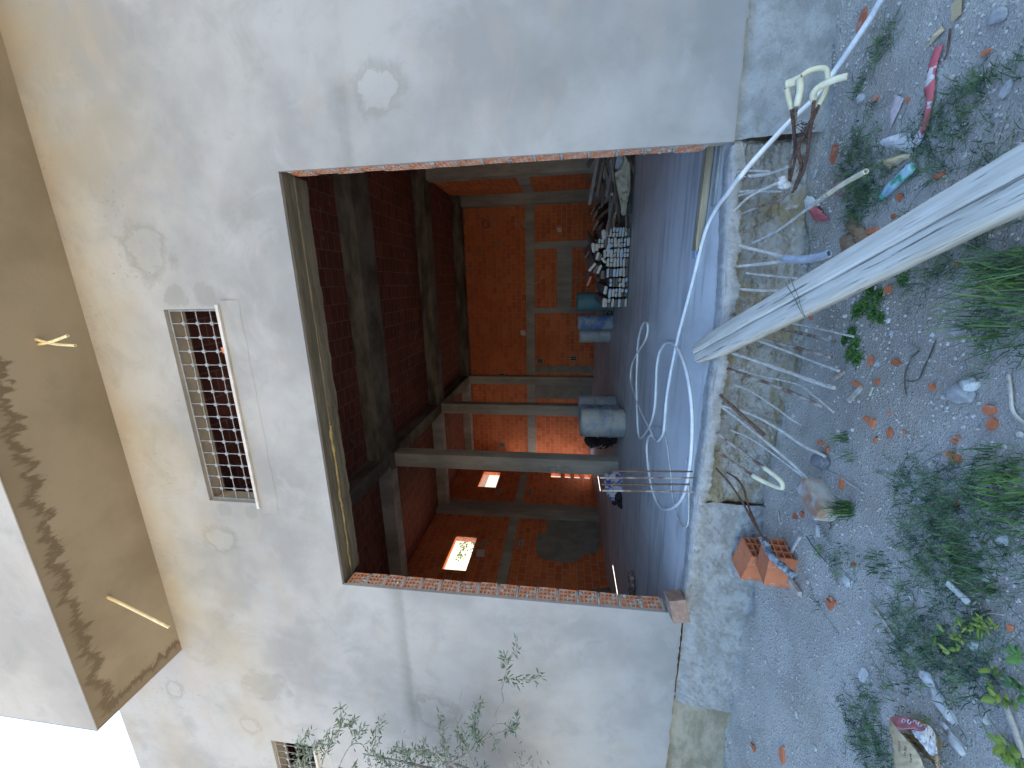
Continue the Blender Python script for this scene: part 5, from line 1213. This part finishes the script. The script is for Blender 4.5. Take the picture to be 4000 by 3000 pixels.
leafy([(3680,2500)], 3, .06, .009, m_lush, 'single bright green tongue shaped leaf pair', .02, seed=5)
leafy([(3900,2620)], 6, .05, .010, m_yellow, 'upright lime green leaf spray near the frame edge', .04, seed=6, up=1.2)
leafy([(3905,2710),(3940,2730)], 6, .05, .013, m_yellow, 'lime green leaves above the fallen pale stem', .03, seed=7)
leafy([(3990,2560),(4000,2700)], 6, .05, .014, m_lush, 'green leaves cut off by the frame edge', .03, seed=8)
leafy([(3950,2930),(3980,2960)], 8, .06, .016, m_yellow, 'broad lime leaves in the bottom corner', .03, seed=9)
leafy([(3202,2160),(3215,2140)], 14, .02, .006, m_lush, 'tiny bright green seedling clump right of the hollow bricks', .03, seed=10)
stick([(3925,2740),(3950,2810),(3975,2880),(4000,2960)], .009, m_stick, 'fallen pale weed stem in the bottom corner', 'fallen_stem')

# ---------------------------------------------------------------- olive tree reaching in from the left
O = lambda x,y: (1000+x*.6329, 2400+y*.6329)
tr = empty('olive_tree', (-5.3, 2.5, GZ)); tag(tr, 'grey green olive tree whose leafy twigs reach in front of the facade', 'tree')
OY = 2.72
br = [ # pixels, r0, r1, leaf start fraction, density, depth
 ([(1180,930),(1320,850),(1385,780),(1475,680),(1480,610),(1525,540),(1515,470),(1540,390),(1545,280)],.011,.003,.82,26,0),
 ([(1540,390),(1600,405),(1700,400),(1765,385)],.0035,.002,.1,40,.05),([(1545,280),(1530,255)],.003,.002,0,10,0),([(1580,240),(1610,220),(1600,150)],.003,.0015,0,14,.02),([(1545,280),(1590,240)],.002,.002,.9,2,.02),
 ([(1475,680),(1520,675),(1570,690),(1610,640)],.005,.002,.45,26,.0),([(1385,790),(1500,730),(1560,710),(1600,705)],.006,.002,.55,22,-.05),([(1465,755),(1500,830)],.003,.002,.7,10,-.04),
 ([(1180,850),(1275,455)],.003,.0015,2,0,.1),([(1385,780),(1340,700),(1350,620),(1385,555)],.006,.002,.05,70,.05),([(1230,735),(1330,860)],.004,.003,2,0,.05),([(1320,850),(1270,780),(1260,690)],.005,.002,.1,60,.1),([(1350,830),(1370,760),(1330,720)],.004,.002,.1,60,-.05),
 ([(1310,850),(1355,940),(1420,948)],.004,.002,.8,8,-.05),([(1180,948),(1160,800),(1150,690),(1140,610)],.006,.002,.2,46,.1),([(1180,948),(1100,860),(1000,850),(850,830)],.007,.002,.15,90,-.05),([(1080,960),(1040,860),(1030,770)],.006,.002,.1,44,.05),
 ([(1000,960),(930,880),(870,830)],.006,.002,.1,60,.1),([(900,960),(820,920),(760,890)],.005,.002,.1,50,0),([(1220,948),(1180,880),(1170,780)],.004,.002,.2,30,-.1),
 ([(510,945),(550,860),(590,800),(620,750),(655,700)],.007,.002,.55,44,0),([(590,800),(650,800),(700,860),(735,790),(740,720),(790,665)],.005,.002,.35,66,.05),([(590,960),(610,930)],.004,.002,.1,14,0),
 ([(400,948),(430,850),(470,780),(520,700),(530,640),(515,570)],.007,.002,.1,80,.0),([(520,700),(570,690),(610,650)],.004,.002,.3,24,.05),([(430,850),(400,800),(440,740)],.004,.002,.1,34,.08),
 ([(300,960),(300,860),(280,790),(330,720)],.006,.002,.05,70,.05),([(300,960),(340,880),(350,800)],.005,.002,.1,50,0),([(240,960),(260,880),(265,770)],.005,.002,.1,44,.1)]
gb = G(); gl = G(); rnd = random.Random(33)
def leaf(g, p, d_, L, w):
    s_ = d_.cross(Vector((rnd.uniform(-1,1),rnd.uniform(-1,1),rnd.uniform(-.5,1)))); s_ = s_.normalized() if s_.length > .01 else Vector((0,0,1))
    b = p+d_*.012; g.add([b, b+d_*L*.3+s_*w, b+d_*L*.7+s_*w*.9, b+d_*L, b+d_*L*.7-s_*w*.9, b+d_*L*.3-s_*w], [(0,1,2,3),(0,3,4,5)])
for (pts,r0,r1,ls,dn,dep) in br:
    P = smooth_path([onY(*O(x,y), OY+dep+.03*noise.noise(Vector((x*.01,y*.01,0)))) for x,y in pts], 6)
    gb.tube(P, [r0+(r1-r0)*i/(len(P)-1) for i in range(len(P))], 6)
    for _ in range(int(dn*1.4)):
        t = ls+(1-ls)*rnd.random(); k = min(len(P)-2, int(t*(len(P)-1))); p = P[k].lerp(P[k+1], rnd.random()); ax = (P[k+1]-P[k]).normalized()
        d_ = (ax*rnd.uniform(.2,1.2)+Vector((rnd.uniform(-1,1),rnd.uniform(-1,1),rnd.uniform(-1,1)))).normalized()
        off = Vector((rnd.uniform(-1,1),rnd.uniform(-1,1),rnd.uniform(-1,1)))*.035*(1 if dn > 30 else .3)
        leaf(gl, p+off, d_, rnd.uniform(.038,.068), rnd.uniform(.0045,.0075))
# limbs from the trunk, outside the frame
troot = Vector((-5.3,2.5,GZ))
hub = Vector((-5.2,2.55,.2))
for (pts,r0,*_r) in br:
    e = onY(*O(*pts[0]), OY)
    if pts[0][1] > 925: gb.tube(smooth_path([hub+Vector((rnd.uniform(-.1,.1),0,rnd.uniform(-.2,.3))), (hub+e)/2+Vector((0,.05,.12)), e],5), [r0*2.6-(r0*1.6)*i/10 for i in range(11)], 7)
rnd2 = random.Random(5)
for _ in range(60):
    e = hub+Vector((rnd2.uniform(-1.3,.3),rnd2.uniform(-.7,.5),rnd2.uniform(.1,2.3))); gb.tube(smooth_path([hub,(hub+e)/2+Vector((.1,.1,.1)),e],4), [.02-.0017*i for i in range(9)], 5)
    for _ in range(110):
        p = e.lerp(hub, rnd2.random()*.35)+Vector((rnd2.gauss(0,.10),rnd2.gauss(0,.10),rnd2.gauss(0,.10)))
        if p.x > -4.75: continue
        leaf(gl, p, Vector((rnd2.uniform(-1,1),rnd2.uniform(-1,1),rnd2.uniform(-1,1))).normalized(), .05, .005)
gt = G(); gt.tube(smooth_path([troot-Vector((0,0,.1)), troot+Vector((.05,.02,.6)), troot+Vector((-.02,.06,1.2)), hub+Vector((0,0,.1))],6), [.14,.13,.12,.11,.105,.10,.095,.09,.09,.085,.08,.078,.075,.073,.072,.07,.068,.065,.06], 12)
for gg,nm,mt in ((gt,'trunk',m_bark),(gb,'branches',m_bark),(gl,'foliage',m_olive)):
    o = gg.build(nm, mt, None, nm != 'foliage'); o.parent = tr; o.matrix_parent_inverse = Matrix.Translation(-Vector(tr.location))

# ---------------------------------------------------------------- outside, seen through the side windows
def nb():
    t = empty('neighbour_building', (-18, 24, GZ)); tag(t, 'cream neighbouring building seen through the far side window', 'building')
    crm_ = concrete('cream_paint', (.72,.60,.44), (.66,.54,.39), (1,1,1), .1, 2, .1)
    g = G(); g.box(-22, -16, 25, 48, GZ-.1, 10.5); o = g.build('wall', crm_); o.parent = t; o.matrix_parent_inverse = Matrix.Translation(-Vector(t.location))
    g = G(); g.box(-15.99, -15.9, 25, 48, 6.3, 6.7); o = g.build('brown_band', simple('brown_paint',(.30,.16,.10),(.26,.14,.09),4)); o.parent = t; o.matrix_parent_inverse = Matrix.Translation(-Vector(t.location))
nb()
# a broad leaved tree beyond the near side window
c0 = onX(1815, 2135, -12.5)
tt = empty('garden_tree', (c0.x, c0.y+.9, GZ)); tag(tt, 'broad leaved tree seen through the near side window', 'tree')
g = G(); g.tube([(c0.x,c0.y+.9,GZ-.1),(c0.x,c0.y+.9,1),(c0.x+.1,c0.y+.8,3),(c0.x,c0.y+.9,4.5)], [.2,.17,.13,.05], 9); o = g.build('trunk', m_bark, None, True); o.parent = tt; o.matrix_parent_inverse = Matrix.Translation(-Vector(tt.location))
g = G(); rnd = random.Random(2)
for _ in range(150):
    cc = Vector((c0.x+rnd.gauss(0,.7), c0.y+1.15+rnd.gauss(0,.62), 3.2+rnd.gauss(0,.8)))
    for _ in range(60):
        p = cc+Vector((rnd.gauss(0,.13),rnd.gauss(0,.13),rnd.gauss(0,.13))); n_ = Vector((rnd.uniform(-1,1),rnd.uniform(-1,1),rnd.uniform(-.2,1))).normalized(); u = n_.orthogonal().normalized()*.045; v = n_.cross(u)*1.3
        g.add([p-u,p-v*.9,p+u,p+v], [(0,1,2,3)])
o = g.build('crown', m_tree); o.parent = tt; o.matrix_parent_inverse = Matrix.Translation(-Vector(tt.location))
